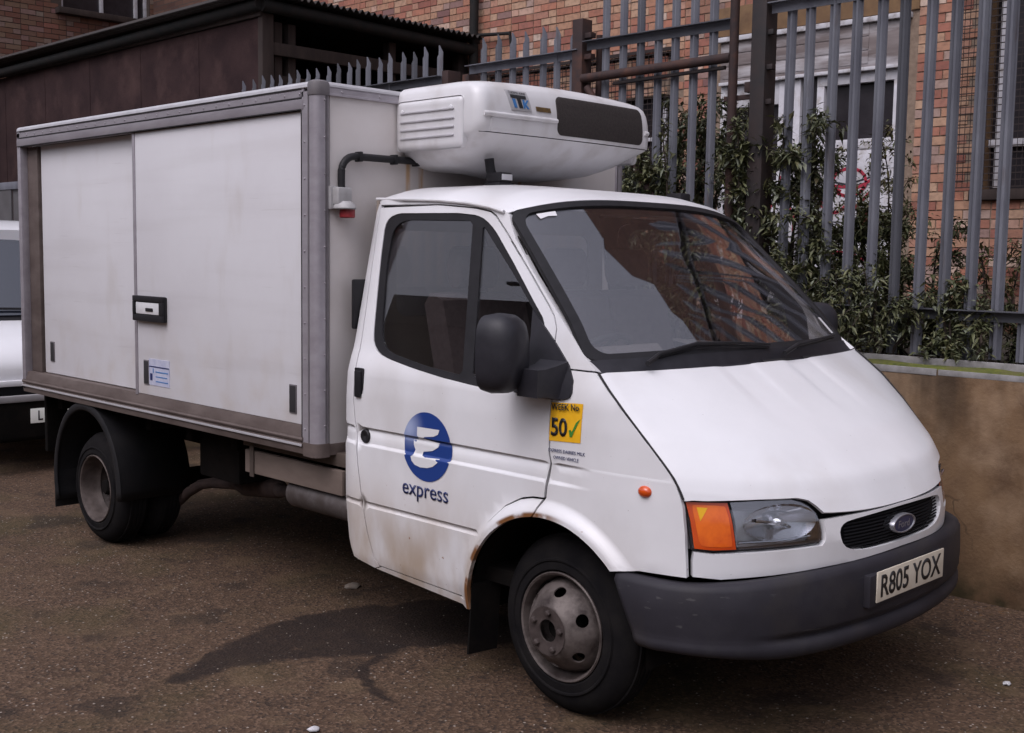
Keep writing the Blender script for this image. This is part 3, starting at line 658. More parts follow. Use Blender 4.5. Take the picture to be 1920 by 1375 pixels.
for a, b in zip(rr_, rr_[1:]):
    for j in range(6): bm.faces.new((a[j], a[(j+1) % 6], b[(j+1) % 6], b[j]))
bm_obj('roof_sheet', bm, 'roofsheet', SHED, 60)
# ================================================================== palisade fence, gate and posts
FY = 1.985
def pale_mesh(h, wd=.064, top=True):
    bm = bmesh.new(); w2 = wd/2
    prof = [(-w2, .004), (-w2*.62, .014), (-w2*.28, -.006), (w2*.28, -.006), (w2*.62, .014), (w2, .004)]
    tops = [.955, .955, 1.0, 1.0, .955, .955]
    def layer(k, zf): return [bm.verts.new((x, y+k, zf(i))) for i, (x, y) in enumerate(prof)]
    zt = lambda i: h*1. - (.085 if i in (0, 5) else .050 if i in (1, 4) else .0)
    a0, a1 = layer(0, lambda i: 0), layer(0, zt); b0, b1 = layer(.004, lambda i: 0), layer(.004, zt)
    for i in range(5):
        bm.faces.new((a0[i], a0[i+1], a1[i+1], a1[i])); bm.faces.new((b0[i+1], b0[i], b1[i], b1[i+1]))
        bm.faces.new((a1[i], a1[i+1], b1[i+1], b1[i]))
    bm.faces.new((a0[0], a1[0], b1[0], b0[0])); bm.faces.new((a0[5], b0[5], b1[5], a1[5]))
    bm.verts.ensure_lookup_table()
    for v in (a1[2], a1[3], b1[2], b1[3]): v.co.x *= .5
    return rawmesh('pale', bm, 'galv')
P21 = pale_mesh(2.10); P23 = pale_mesh(2.33)
def angle_rail(name, x0, x1, z, parent, m='galv', z1=None):
    bm = bmesh.new(); z1 = z if z1 is None else z1
    for lo, hi in (((0, -.062, -.004), (1, -.012, .002)), ((0, -.0125, -.056), (1, -.0065, -.004))):
        vs_ = bmesh.ops.create_cube(bm, size=1)['verts']
        for v in vs_:
            t = v.co.x+.5; v.co = Vector((x0+(x1-x0)*t, FY+(lo[1] if v.co.y < 0 else hi[1]), z+(z1-z)*t+(lo[2] if v.co.z < 0 else hi[2])))
    return bm_obj(name, bm, m, parent)
def fence(label, xs, z0, me, rails, x0, x1, name='palisade_fence', group='palisade fence panels'):
    t = thing(name, label, 'fence', ((x0+x1)/2, FY, z0), group)
    for z in rails: angle_rail('rail', x0, x1, z, t)
    rr = random.Random(int(abs(x0)*100))
    for x in xs:
        p = place('pale', me, t, (x+rr.uniform(-.004, .004), FY, z0+rr.uniform(-.012, .012))); p.rotation_euler = (rr.uniform(-.008, .008), rr.uniform(-.006, .006), rr.uniform(-.07, .07))
    return t
fence('grey palisade fence section behind the cargo box in front of the shed', [-3.99-.1425*i for i in range(20)], 1.19, P21, (1.50, 3.06), -6.8, -3.93)
fence('grey palisade fence section between the brown post and the rusty gate post', [-3.48+.148*i for i in range(7)], 1.19, P21, (1.50, 3.10), -3.62, -2.51)
fence('grey palisade fence section on the wall right of the black post', [-.90+.1425*i for i in range(46)], 1.205, P23, (1.465, 3.20), -1.02, 5.6)
# posts
pb = bmesh.new(); addbox(pb, (-3.93, FY-.01, 1.16), (-3.86, FY+.12, 3.10), .004); addbox(pb, (-3.86, FY+.02, 1.16), (-3.70, FY+.10, 2.98), .004); addbox(pb, (-3.70, FY-.01, 1.16), (-3.63, FY+.12, 3.05), .004)
bm_obj('fence_post', pb, 'rust', None, 30, label='broad rusty brown fence post behind the refrigeration unit', category='post')
po = box('gate_post', (-2.56, FY-.05, 1.16), (-2.47, FY+.05, 3.30), 'rust', None, .004, label='rusty square gate post at the hinge side of the gate', category='post', group=None)
for z in (3.17, 3.03, 2.88): box('hinge_lug', (-2.4695, FY-.03, z), (-2.41, FY+.02, z+.035), 'rust', po, .003)
bp_ = box('gate_post', (-1.125, FY-.06, 1.16), (-1.025, FY+.06, 3.6), 'blacksteel', None, .005, label='thick black steel gate post between gate and right fence', category='post')
for z in (3.02, 2.82, 2.62): box('bolt_lug', (-1.0245, FY-.045, z), (-.985, FY-.005, z+.03), 'blacksteel', bp_, .003)
box('latch_plate', (-1.17, FY-.05, 2.70), (-1.126, FY+.02, 2.76), 'rust', bp_, .003)
# gate
GT = thing('palisade_gate', 'palisade gate with rusty frame and diagonal brace behind the shrub', 'gate', (-1.85, FY, 1.2))
for x in (-2.305, -2.155, -2.01, -1.865, -1.73, -1.585, -1.44): place('pale', P23, GT, (x, FY, 1.24))
angle_rail('rail', -2.46, -1.27, 3.145, GT); angle_rail('rail', -2.46, -1.27, 1.52, GT)
tube('frame_stile', [(-1.255, FY-.045, 1.22), (-1.255, FY-.045, 3.62)], .028, 'rust', GT, 12)
tube('frame_stile', [(-2.43, FY+.085, 1.22), (-2.43, FY+.085, 3.2)], .024, 'rust', GT, 12)
tube('frame_rail', [(-2.46, FY-.05, 2.90), (-1.27, FY-.05, 2.915)], .030, 'rust', GT, 12)
tube('drop_bolt', [(-2.2, FY-.035, 2.845), (-1.32, FY-.035, 2.862)], .013, 'blacksteel', GT, 8)
tube('frame_rail', [(-2.43, FY-.045, 1.30), (-1.27, FY-.045, 1.30)], .026, 'rust', GT, 12)
tube('brace', [(-2.42, FY-.05, 2.84), (-1.9, FY-.05, 2.18), (-1.30, FY-.05, 1.36)], .024, 'rust', GT, 10)
box('latch', (-1.33, FY-.03, 2.66), (-1.14, FY-.01, 2.69), 'rust', GT, .003)
# ------------------------------------------------------------------ shrubs
def shrub(label, spots, n_leaf, seed, name='shrub', mats=('leaf', 'leafpale'), llen=(.035, .085), group='shrubs growing along the fence', droop=.3):
    """spots: list of (root, tip, spread) stems"""
    rs = random.Random(seed); t = thing(name, label, 'shrub', tuple(spots[0][0]), group)
    bm = bmesh.new(); LV = [[], []]; LF = [[], []]; twigs = []
    for root, tip, sp in spots:
        a, b = Vector(root), Vector(tip); n = 9; pts = []
        off = Vector((rs.uniform(-.08, .08), rs.uniform(-.06, .06), 0))
        for i in range(n): 
            k = i/(n-1); pts.append(a.lerp(b, k)+off*math.sin(math.pi*k)+Vector((noise.noise((k*3, seed, 1)), noise.noise((k*3, seed, 5)), 0))*.05)
        addtube(bm, pts, [.012*(1-.75*i/(n-1)) for i in range(n)], 6)
        for j in range(int(9*sp/.3)):
            k = rs.uniform(.2, 1); p = a.lerp(b, k)+off*math.sin(math.pi*k)
            d = Vector((rs.uniform(-1, 1), rs.uniform(-.8, .6), rs.uniform(-.3, 1))).normalized()*rs.uniform(.4, 1.2)*sp
            q = [p, p+d*.5+Vector((0, 0, .02)), p+d+Vector((0, 0, -droop*d.length))]
            addtube(bm, q, [.005, .0035, .0015], 4); twigs.append(q)
        twigs.append([pts[5], pts[7], pts[8]])
    for i in range(n_leaf):
        q = rs.choice(twigs); k = rs.random(); p = (q[0].lerp(q[1], k*2) if k < .5 else q[1].lerp(q[2], k*2-1))+Vector((rs.gauss(0, .022), rs.gauss(0, .022), rs.gauss(0, .022)))
        d = Vector((rs.gauss(0, 1), rs.gauss(0, .9), rs.gauss(.05, .7))).normalized(); L = rs.uniform(*llen); W_ = L*rs.uniform(.13, .2)
        sdv = d.cross(Vector((rs.uniform(-.5, .5), rs.uniform(-.5, .5), 1))).normalized(); up = sdv.cross(d)
        g = 1 if rs.random() < .2 else 0; V_, F_ = LV[g], LF[g]; b0 = len(V_)
        dr = Vector((0, 0, -L*rs.uniform(.1, .5)))
        V_ += [p, p+d*L*.4+sdv*W_+up*W_*.4+dr*.25, p+d*L*.45+dr*.3, p+d*L*.4-sdv*W_+up*W_*.4+dr*.25, p+d*L+dr]
        F_ += [(b0, b0+1, b0+2), (b0, b0+2, b0+3), (b0+1, b0+4, b0+2), (b0+2, b0+4, b0+3)]
    bm_obj('stems', bm, 'twig', t, 60)
    for g in (0, 1):
        if LV[g]: mesh_obj('foliage', LV[g], LF[g], mats[g], t, kind='stuff')
    return t
rs = random.Random(3)
def stems(x0, x1, y0, y1, z1, z2, n, sp):
    o = []
    for i in range(n):
        x = x0+(x1-x0)*(i+.5)/n+rs.uniform(-.05, .05); y = rs.uniform(y0, y1)
        o.append(((x*.7+.3*(x0+x1)/2, (y0+y1)/2, 1.15), (x, y, rs.uniform(z1, z2)), sp))
    return o
shrub('tall grey green shrub with long leaves leaning through the gate', stems(-2.35, -1.25, 2.05, 2.5, 2.2, 2.72, 13, .31), 10500, 1)
shrub('leafy shrub around the black gate post', stems(-1.35, -.55, 1.85, 2.4, 1.9, 2.62, 10, .27), 7500, 2)
shrub('dark green shrub low behind the right fence beside the white door', stems(-1.0, .0, 2.15, 2.7, 1.5, 1.95, 9, .28), 9000, 4, mats=('leafdark', 'leaf'), llen=(.028, .065))
shrub('loose pale green shrub spilling through the gate bars', stems(-2.3, -1.0, 1.84, 2.02, 1.9, 2.55, 10, .26), 7000, 31, llen=(.03, .075))
shrub('wispy green growth spilling through the right fence above the wall', stems(-.95, .0, 1.88, 2.06, 1.36, 1.78, 10, .19), 3300, 33, mats=('leaf', 'leafpale'), llen=(.026, .06))
shrub('brownish sparse shrub in front of the white shop door', stems(-1.7, -.9, 3.2, 4.2, 1.9, 2.7, 8, .30), 4200, 6, mats=('leafolive', 'leafdark'), llen=(.03, .06))
shrub('low dark scrub at the foot of the right fence', stems(-.5, .7, 2.1, 2.6, 1.3, 1.5, 14, .24), 5500, 8, mats=('leafdark', 'leaf'), llen=(.026, .06))
shrub('pale green weed tuft hanging on the fence at the right edge', stems(.12, .34, 1.90, 2.02, 1.45, 1.62, 4, .13), 1500, 9, mats=('leaf', 'leafpale'), llen=(.03, .065))
shrub('dark scrub low behind the gate, seen through the cab windows', stems(-3.2, -1.6, 2.3, 3.2, 1.5, 1.9, 8, .3), 2600, 12, mats=('leafdark', 'leaf'))
shrub('thin brownish creeper climbing the wall beside the mesh window', stems(-1.2, -.5, 4.9, 5.1, 1.6, 2.2, 6, .2), 500, 14, mats=('leafolive', 'leafdark'), llen=(.05, .09))
# ================================================================== the refrigerated van
VAN = thing('refrigerated_van', 'white refrigerated box van with blue express logo on its cab door', 'van', (-1.75, 0, 0))
ZT = [.30, .40, .52, .622, .626, .642, .645, .66, .889, .900, .954, .957, .965, .968, 1.10, 1.20, 1.25, 1.31, 1.40, 1.90, 2.0]
YT = [.915, .938, .948, .9545, .949, .946, .9555, .956, .958, .948, .947, .9435, .9435, .955, .955, .948, .935, .913, .893, .785, .763]
YP = [.915, .938, .948, .9545, .955, .955, .9555, .956, .957, .957, .956, .956, .956, .955, .955, .948, .935, .913, .893, .785, .763]
ROWS = [.620, .622, .624, .626, .642, .645, .648, .886, .889, .892, .897, .900, .903, .954, .957, .965, .968, .971, 1.2, 1.25, 1.31]
def ysd(x, z, plain=False):
    a, b = interp(z, ZT, YT), interp(z, ZT, YP)
    k = smoothstep(.22, .02, x) if z > .7 else smoothstep(-.375, -.385, x)
    y = b if plain else b+(a-b)*k
    if x > .15: y -= .055*((x-.15)/.45)**2
    if x < -1.15: y -= .02*(min(.12, -1.15-x)/.1)**2
    d = math.hypot(x, z-.33)-.432
    if z > .2 and d < .09 and x < .42: y += .028*(1-smoothstep(.012, .068, d))
    return y
def side(s, off=0., plain=False):
    return lambda x, z: (x, s*(ysd(x, z, plain)+off), z)
def gmap(s, off=0.):
    return lambda x, z: (x, s*(min(ysd(x, z, True), .785+(1.9-z)*.216)+off), z)
def arch(a0, a1, r=.432, n=24):
    return [(r*math.cos(R(a0+(a1-a0)*i/n)), .33+r*math.sin(R(a0+(a1-a0)*i/n))) for i in range(n+1)]
door_rear = [(-1.22, 1.915), (-1.205, 1.7), (-1.188, 1.45), (-1.178, 1.3), (-1.172, 1.2), (-1.172, 1.081), (-1.158, .988), (-1.137, .803), (-1.108, .642), (-1.08, .504), (-1.045, .40), (-1.017, .372)]
door_arch = [(-.452, .351), (-.425, .451), (-.391, .545), (-.351, .634), (-.306, .695), (-.222, .772), (-.14, .814), (-.08, .828), (-.025, .832)]
door_front = [(-.008, .959), (-.008, 1.216), (-.045, 1.348), (-.049, 1.45), (-.068, 1.49), (-.099, 1.523), (-.211, 1.63), (-.392, 1.8), (-.47, 1.868), (-.503, 1.886), (-.587, 1.901), (-.818, 1.919)]
window_hole = [(-1.078, 1.890), (-1.137, 1.872), (-1.158, 1.833), (-1.15, 1.712), (-1.131, 1.55), (-1.108, 1.375), (-1.094, 1.328), (-1.048, 1.291), (-.977, 1.273), (-.794, 1.245), (-.626, 1.225), (-.425, 1.209), (-.298, 1.203), (-.189, 1.21), (-.06, 1.208), (-.05, 1.25), (-.085, 1.37), (-.115, 1.478), (-.193, 1.554), (-.323, 1.685), (-.458, 1.814), (-.522, 1.857), (-.581, 1.876), (-.694, 1.886)]
glass_main = [(-1.077, 1.841), (-1.02, 1.861), (-.602, 1.854), (-.512, 1.24), (-.753, 1.262), (-.973, 1.296), (-1.035, 1.327), (-1.059, 1.386), (-1.102, 1.656), (-1.104, 1.801)]
glass_quarter = [(-.540, 1.838), (-.444, 1.752), (-.313, 1.638), (-.175, 1.505), (-.108, 1.43), (-.085, 1.25), (-.453, 1.238)]
window_hole, glass_main, glass_quarter = smoothpoly(dens(window_hole, .06)), smoothpoly(dens(glass_main, .07)), smoothpoly(dens(glass_quarter, .06))
G = .0032
def near(poly, dx=0, dz=0): return [(x+dx, z+dz) for x, z in poly]
FL = [q for d in (.006, .012, .020, .029, .038, .047, .056, .064, .070) for q in arch(38, 182, .432+d, 72)]
for s in (-1, 1):
    o_ = (0, s, 0)
    door = panel('door', door_rear+door_arch+door_front, side(s), 'paint', VAN, [window_hole], .045, ROWS, o_, .012)
    seal = panel('window_seal', window_hole, gmap(s, -.004), 'black', door, [glass_main, glass_quarter], .04, (), o_, .012)
    panel('window_pane', glass_main, gmap(s, -.009), 'glass', door, (), .08, (), o_, .004)
    panel('quarter_pane', glass_quarter, gmap(s, -.009), 'glass', door, (), .08, (), o_, .004)
    panel('front_wing', [(-.018+G*2, .832), (0, .959), (0, 1.216), (-.034, 1.306), (.178, 1.306), (.287, 1.219), (.382, 1.132), (.44, 1.075), (.49, 1.021), (.521, .985), (.543, .952), (.557, .92), (.568, .884), (.578, .801), (.582, .737), (.588, .648), (.412, .642)] + arch(43.5, 97.5),
          side(s), 'paint', VAN, (), .04, ROWS, o_, .02, extra=FL)
    panel('wheel_arch_lip', [(-.06, .762), (-.03, .824), (-.085, .820), (-.143, .806), (-.227, .764), (-.311, .688), (-.357, .629), (-.398, .540), (-.432, .447), (-.459, .346), (-.45, .312), (-.43, .314)] + arch(181, 98.5)[1:],
          side(s), 'paint', VAN, (), .03, (), o_, .02, extra=FL)
    panel('sill', [(-1.01, .365), (-.462, .344), (-.452, .311), (-1.05, .35)], side(s, -.002), 'paint', VAN, (), .05, (), o_, .02)
    panel('rear_pillar', [(-1.262, 1.942), (-1.262, 1.7), (-1.25, 1.3), (-1.256, .95), (-1.256, .62), (-1.24, .45), (-1.205, .375), (-1.055, .352), (-1.022, .364)] + near(door_rear[:0:-1], -2*G) + [(-1.226, 1.925)],
          side(s), 'paint', VAN, (), .035, ROWS, o_, .02)
    panel('windscreen_pillar', [(-1.226, 1.929), (-.818, 1.925), (-.585, 1.907), (-.5, 1.892), (-.465, 1.874), (-.387, 1.806), (-.206, 1.636), (-.094, 1.528), (-.063, 1.493), (-.043, 1.45), (-.039, 1.348), (-.03, 1.312), (.176, 1.312), (.112, 1.359), (.022, 1.44), (-.094, 1.544), (-.217, 1.658), (-.335, 1.778), (-.374, 1.836), (-.395, 1.875), (-.43, 1.895), (-.64, 1.922), (-.82, 1.937), (-1.262, 1.953)],
          side(s), 'paint', VAN, (), .04, (), o_, .03)
    panel('inner_body', [(-1.25, 1.93), (-1.24, .40), (-1.0, .37), (-.47, .345)] + door_arch[1:-1] + [(0, .80)] + arch(85, 46, .45) + [(.55, .66), (.53, .9), (.42, 1.07), (.15, 1.30), (-.1, 1.52), (-.39, 1.84), (-.5, 1.88)],
          side(s, -.016, True), 'groove', VAN, [near(window_hole)], .07, (), o_, .01)
    tube('roof_gutter', [(x, s*(ysd(x, z)+.008), z) for x, z in ((-1.272, 1.956), (-1.05, 1.949), (-.82, 1.940), (-.64, 1.925), (-.5, 1.905), (-.42, 1.886))], .007, 'paint', VAN, 8)
    # door handle, locks, seams dressed with rubber
    hb = bmesh.new(); y0 = s*.948
    for i, (x0, x1, z0, z1, d) in enumerate(((-1.168, -1.108, 1.083, 1.222, .006), (-1.158, -1.118, 1.095, 1.21, .018))):
        addbox(hb, (x0, min(y0, y0+s*d), z0), (x1, max(y0, y0+s*d), z1), .006)
    bm_obj('handle', hb, 'black', door, 40)
    if s < 0:
        lathe('fuel_cap', [(0, 0.0001), (.006, .012), (.008, .026), (.004, .030), (-.01, .031)], 'black', VAN, Matrix.Translation((-1.094, -.95, .93)) @ Matrix.Rotation(R(90), 4, 'X'), 24)
    # side repeater lamp on the wing
    yi = ysd(.426, .92)
    lathe('side_repeater', [(.016, .0001), (.014, .014), (.008, .023), (0, .027), (-.008, .028)], 'amber', VAN,
          Matrix.Translation((.426, s*yi, .921)) @ Matrix.Diagonal((1, 1, .78, 1)) @ Matrix.Rotation(R(90)*(-s), 4, 'X'), 24)
# ---- roof, windscreen, scuttle, bonnet: lofts between the side edge and the centre line
def loftmap(st):
    """st: list of (t, edge_x, edge_z, centre_x, centre_z, power)"""
    ts = [k[0] for k in st]
    def f(u, t):
        e = [interp(t, ts, [k[i] for k in st]) for i in range(1, 6)]
        b = 1-abs(u)**e[4]; x = e[0]+(e[2]-e[0])*b; z = e[1]+(e[3]-e[1])*b
        ye = ysd(e[0], e[1], True)
        return Vector((x, u*ye, z))
    return f
roofm = loftmap([(0, -1.285, 1.935, -1.285, 1.985, 4.5), (.05, -1.262, 1.953, -1.262, 2.012, 4.5), (.12, -1.2, 1.952, -1.2, 2.028, 4.5), (.5, -.83, 1.938, -.8, 2.028, 4.5), (.8, -.55, 1.912, -.5, 2.002, 4), (.93, -.43, 1.893, -.38, 1.975, 3.5), (1, -.405, 1.882, -.34, 1.955, 3.2)])
panel('roof_panel', [(-1, 0), (1, 0), (1, 1), (-1, 1)], roofm, 'paint', VAN, (), .06, (.05, .12), (0, 0, 1), .004, 40)
wsm = loftmap([(0, -.400, 1.886, -.335, 1.953, 3.0), (.25, -.255, 1.748, -.18, 1.80, 2.8), (.5, -.108, 1.605, -.005, 1.65, 2.4), (.75, .02, 1.476, .135, 1.50, 2.2), (1, .125, 1.345, .262, 1.355, 2.1)])
def rrect(a0, a1, b0, b1, ra, rb, n=6):
    q = []
    for cx, cy, st in ((a1-ra, b1-rb, 0), (a0+ra, b1-rb, 90), (a0+ra, b0+rb, 180), (a1-ra, b0+rb, 270)):
        for i in range(n+1):
            t = R(st+90*i/n); q.append((cx+ra*math.cos(t), cy+rb*math.sin(t)))
    return q
ws_in = rrect(-.952, .952, .035, .965, .07, .09)
panel('windscreen_seal', rrect(-1, 1, 0, 1, .05, .06), wsm, 'black', VAN, [ws_in], .05, (), (1, 0, 1), .02, 40)
ws = panel('windscreen', ws_in, lambda u, t: wsm(u, t)-Vector((.006, 0, .006)), 'glass_ws', VAN, (), .06, (), (1, 0, 1), .004, 60)
panel('sun_strip_sticker', [(-.86, .045), (-.74, .045), (-.745, .075), (-.80, .07), (-.85, .08)], lambda u, t: wsm(u, t)-Vector((.004, 0, .004)), 'logowhite', ws, (), .05, (), (1, 0, 1))
panel('tax_disc', [(.86, .80), (.90, .80), (.93, .93), (.89, .93)], lambda u, t: wsm(u, t)-Vector((.004, 0, .004)), 'logowhite', ws, (), .05, (), (1, 0, 1))
scm = loftmap([(0, .125, 1.345, .262, 1.355, 2.1), (.3, .14, 1.328, .270, 1.335, 2.2), (.65, .165, 1.305, .28, 1.305, 2.4), (1, .20, 1.285, .325, 1.275, 2.4)])
scuttle = panel('scuttle', [(-1, -.02), (1, -.02), (1, 1), (-1, 1)], scm, 'scuttle', VAN, (), .06, (.3, .65), (1, 0, 1), .01, 40)
for u0, u1 in ((-.02, .22), (.32, .52)):
    panel('vent_slot', [(u0, .62), (u1, .62), (u1, .95), (u0, .95)], lambda u, t: scm(u, t)+Vector((.004, 0, .005)), 'groove', scuttle, (), .06, (), (1, 0, 1), .004)
bst = [(0, .182, 1.306, .30, 1.306, 2.4), (.03, .20, 1.29, .318, 1.297, 2.4), (.3, .302, 1.206, .47, 1.193, 2.5), (.6, .415, 1.098, .655, 1.069, 2.6), (.78, .493, 1.015, .778, .977, 2.6), (.83, .517, .987, .815, .949, 2.6), (.86, .528, .972, .832, .928, 2.6), (.93, .547, .942, .862, .878, 2.6), (1, .561, .912, .889, .832, 2.5)]
bm0 = loftmap(bst)
def bonm(u, t):
    p = bm0(u, t); a = abs(u)
    k = (smoothstep(.10, .17, a)-smoothstep(.32, .39, a))*(1-smoothstep(.12, .62, t))     # two shallow pressed channels
    p -= Vector((.002, 0, .0042))*k
    r = smoothstep(.965, 1, a); p.z -= .006*r
    return p
zl = lambda a: interp(a, [0, .40, .492, .502, .512, .53, .555, .60, .75, .94, 1], [.829, .827, .824, .834, .855, .878, .893, .902, .906, .908, .913])
low = []
for i in range(81):
    u = -1+2*i/80; zt = zl(abs(u)); lo_, hi_ = .7, 1.0
    if bm0(u, 1).z >= zt: t = 1.0
    else:
        for _ in range(30):
            mid = (lo_+hi_)/2
            if bm0(u, mid).z > zt: lo_ = mid
            else: hi_ = mid
        t = lo_
    low.append((u, t))
bon = panel('bonnet', [(-.989, 0), (.989, 0)] + [(u*.989, t) for u, t in low[::-1]], bonm, 'paint', VAN, (), .03, (.03, .78, .805, .83, .845, .86, .93), (1, 0, 1), .012, 28)
for s in (-1, 1): tube('bonnet_seal', [bm0(s*.993, t/20)+Vector((0, 0, .0005)) for t in range(21)], .0042, 'groove', bon, 6)
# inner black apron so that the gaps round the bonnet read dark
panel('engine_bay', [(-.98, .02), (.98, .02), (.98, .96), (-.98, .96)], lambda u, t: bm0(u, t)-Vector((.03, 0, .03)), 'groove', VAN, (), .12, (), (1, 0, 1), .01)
# ---- nose
def fx(y, z):
    xc = interp(z, [.2, .45, .64, .66, .75, .84, .94], [.88, .895, .895, .90, .905, .89, .82]); xe = interp(z, [.2, .65, .74, .92], [.56, .592, .588, .555])
    return xe+(xc-xe)*(1-min(1, abs(y/.9))**2.5)
def front(off=0.): return lambda y, z: (fx(y, z)+off, y, z)
half = [(0, .8275), (.36, .8245), (.449, .8215), (.452, .776), (.457, .75), (.469, .734), (.57, .731), (.76, .727), (.83, .726), (.884, .735), (.888, .70), (.888, .652), (.81, .640), (.646, .646), (.44, .657), (.19, .664), (0, .667)]
grl = [(0, .819), (.18, .816), (.34, .808), (.378, .794), (.392, .765), (.372, .722), (.322, .70), (.25, .692), (.12, .690), (0, .690)]
mir = lambda l: [(-a, b) for a, b in l[-2:0:-1]]
grille_poly = smoothpoly(grl+mir(grl))
nose = panel('nose_panel', half+mir(half), front(), 'paint', VAN, [grille_poly], .04, (.675, .70), (1, 0, 0), .03, 35)
gr = panel('grille', [(a*1.03, .755+(b-.755)*1.06) for a, b in grille_poly], front(-.032), 'grille', VAN, (), .06, (), (1, 0, 0), .006)
for i in range(11):
    z = .6965+i*.0118
    pts = [(y, z) for y in [(-.39+.78*k/24) for k in range(25)] if inpoly((y, z), grille_poly)]
    if len(pts) < 3: continue
    bmm = bmesh.new(); addtube(bmm, [(fx(y, z_)-.012, y, z_) for y, z_ in pts], .0034, 6); bm_obj('grille_slat', bmm, 'grille', gr, 40)
badge = lathe('badge', [(.012, .0001), (.0125, .055), (.011, .072), (.004, .078), (-.03, .078)], 'fordblue', gr, Matrix.Translation((.893, .001, .752)) @ Matrix.Diagonal((1, 1.06, .42, 1)) @ Matrix.Rotation(R(90), 4, 'Y'), 40)
lathe('badge_rim', [(.012, .070), (.016, .074), (.016, .080), (.008, .084), (-.03, .084)], 'badgerim', gr, Matrix.Translation((.893, .001, .752)) @ Matrix.Diagonal((1, 1.06, .42, 1)) @ Matrix.Rotation(R(90), 4, 'Y'), 40)
text('badge_script', 'Ford', 'badgerim', gr, (.9065, -.042, .738), (0, 1, 0), (.0, .0, 1), .084, .027, .0)
panel('radiator_void', [(-.86, .66), (.86, .66), (.86, .9), (-.86, .9)], front(-.085), 'groove', VAN, (), .12, (), (1, 0, 0), .01)
# ---- headlamps
lamp = [(.892, .908), (.845, .906), (.76, .902), (.68, .902), (.606, .903), (.548, .899), (.512, .887), (.487, .869), (.472, .846), (.462, .816), (.459, .776), (.462, .752), (.474, .741), (.57, .739), (.762, .735), (.831, .734), (.884, .742), (.886, .837)]
ind = [(.888, .902), (.845, .899), (.770, .895), (.766, .741), (.831, .740), (.880, .747), (.882, .837)]
hl = [(.761, .896), (.68, .897), (.606, .898), (.552, .894), (.517, .883), (.493, .866), (.478, .844), (.468, .815), (.465, .777), (.468, .757), (.478, .747), (.57, .745), (.759, .741)]
for s in (-1, 1):
    fl = lambda l: [(s*a, b) for a, b in l]
    hd = panel('headlamp', fl(lamp), front(-.012), 'black', VAN, [fl(ind), fl(hl)], .04, (), (1, 0, 0), .012)
    panel('housing', [(s*(.66+(a-.66)*1.02), .82+(b-.82)*1.03) for a, b in lamp], front(-.07), 'lampdark', hd, (), .06, (), (1, 0, 0), .004)
    # reflector bowl and bulb shield
    cy, cz = s*.60, .82; cx = fx(cy, cz)-.025
    bm = bmesh.new(); rings = []
    for i in range(7):
        t = i/6; rings.append([bm.verts.new((fx(cy+.13*t*math.cos(a), cz)-.016-.045*(1-t*t), cy+.13*t*math.cos(a)+.0001*math.cos(a), cz+.066*t*math.sin(a)+.0001*math.sin(a))) for a in [2*math.pi*k/24 for k in range(24)]])
    for i in range(6):
        for k in range(24): bm.faces.new((rings[i][k], rings[i][(k+1) % 24], rings[i+1][(k+1) % 24], rings[i+1][k]))
    bm_obj('reflector', bm, 'chrome', hd, 60)
    lathe('bulb_shield', [(.03, .0001), (.028, .012), (.015, .02), (0, .022)], 'chrome', hd, Matrix.Translation((cx-.02, cy, cz)) @ Matrix.Rotation(R(90), 4, 'Y'), 20)
    tube('reflector_fin', [(cx-.004, cy-s*.11, cz-.045), (cx+.004, cy-s*.02, cz-.01), (cx-.03, cy+s*.11, cz+.018)], .007, 'chrome', hd, 8)
    tube('reflector_fin', [(fx(s*.49, .765)-.03, s*.49, .765), (fx(s*.62, .76)-.03, s*.62, .757), (fx(s*.74, .76)-.03, s*.74, .757)], .005, 'chrome', hd, 8)
    panel('lens', fl(hl), front(-.004), 'lens', hd, (), .05, (), (1, 0, 0), .003, 60)
    panel('indicator_lens', fl(ind), front(-.004), 'amber', hd, (), .04, (), (1, 0, 0), .006, 60)
    panel('indicator_reflector', smoothpoly([(s*a, b) for a, b in [(.874, .890), (.865, .892), (.785, .886), (.778, .880), (.776, .755), (.783, .749), (.850, .752), (.866, .760), (.870, .82)]]), front(-.0028), 'amberlit', hd, (), .03, (), (1, 0, 0))
    panel('indicator_prism', [(s*a, b) for a, b in [(.862, .884), (.832, .881), (.858, .838)]], front(-.0015), 'yellow', hd, (), .03, (), (1, 0, 0))
# ---- bumper
plan = [(.33, .972), (.40, .974), (.48, .970), (.56, .952), (.635, .918), (.70, .868), (.765, .79), (.82, .69), (.862, .57), (.892, .44), (.912, .30), (.926, .15), (.930, 0)]
def bplan():
    l = [(x, -y) for x, y in plan] + [(x, y) for x, y in plan[-2::-1]]
    for _ in range(1):
        q = [l[0]]
        for i in range(len(l)-1):
            a, b = l[i], l[i+1]; q += [(a[0]*.75+b[0]*.25, a[1]*.75+b[1]*.25), (a[0]*.25+b[0]*.75, a[1]*.25+b[1]*.75)]
        l = q+[l[-1]]
    return l
BP = bplan(); sect = [(.648, -.06), (.650, -.024), (.640, -.008), (.622, 0), (.53, .004), (.466, .002), (.452, -.003), (.444, -.016), (.434, -.018), (.424, -.006), (.412, .002), (.388, .001), (.370, -.010), (.362, -.03), (.356, -.07)]
V, F = [], []
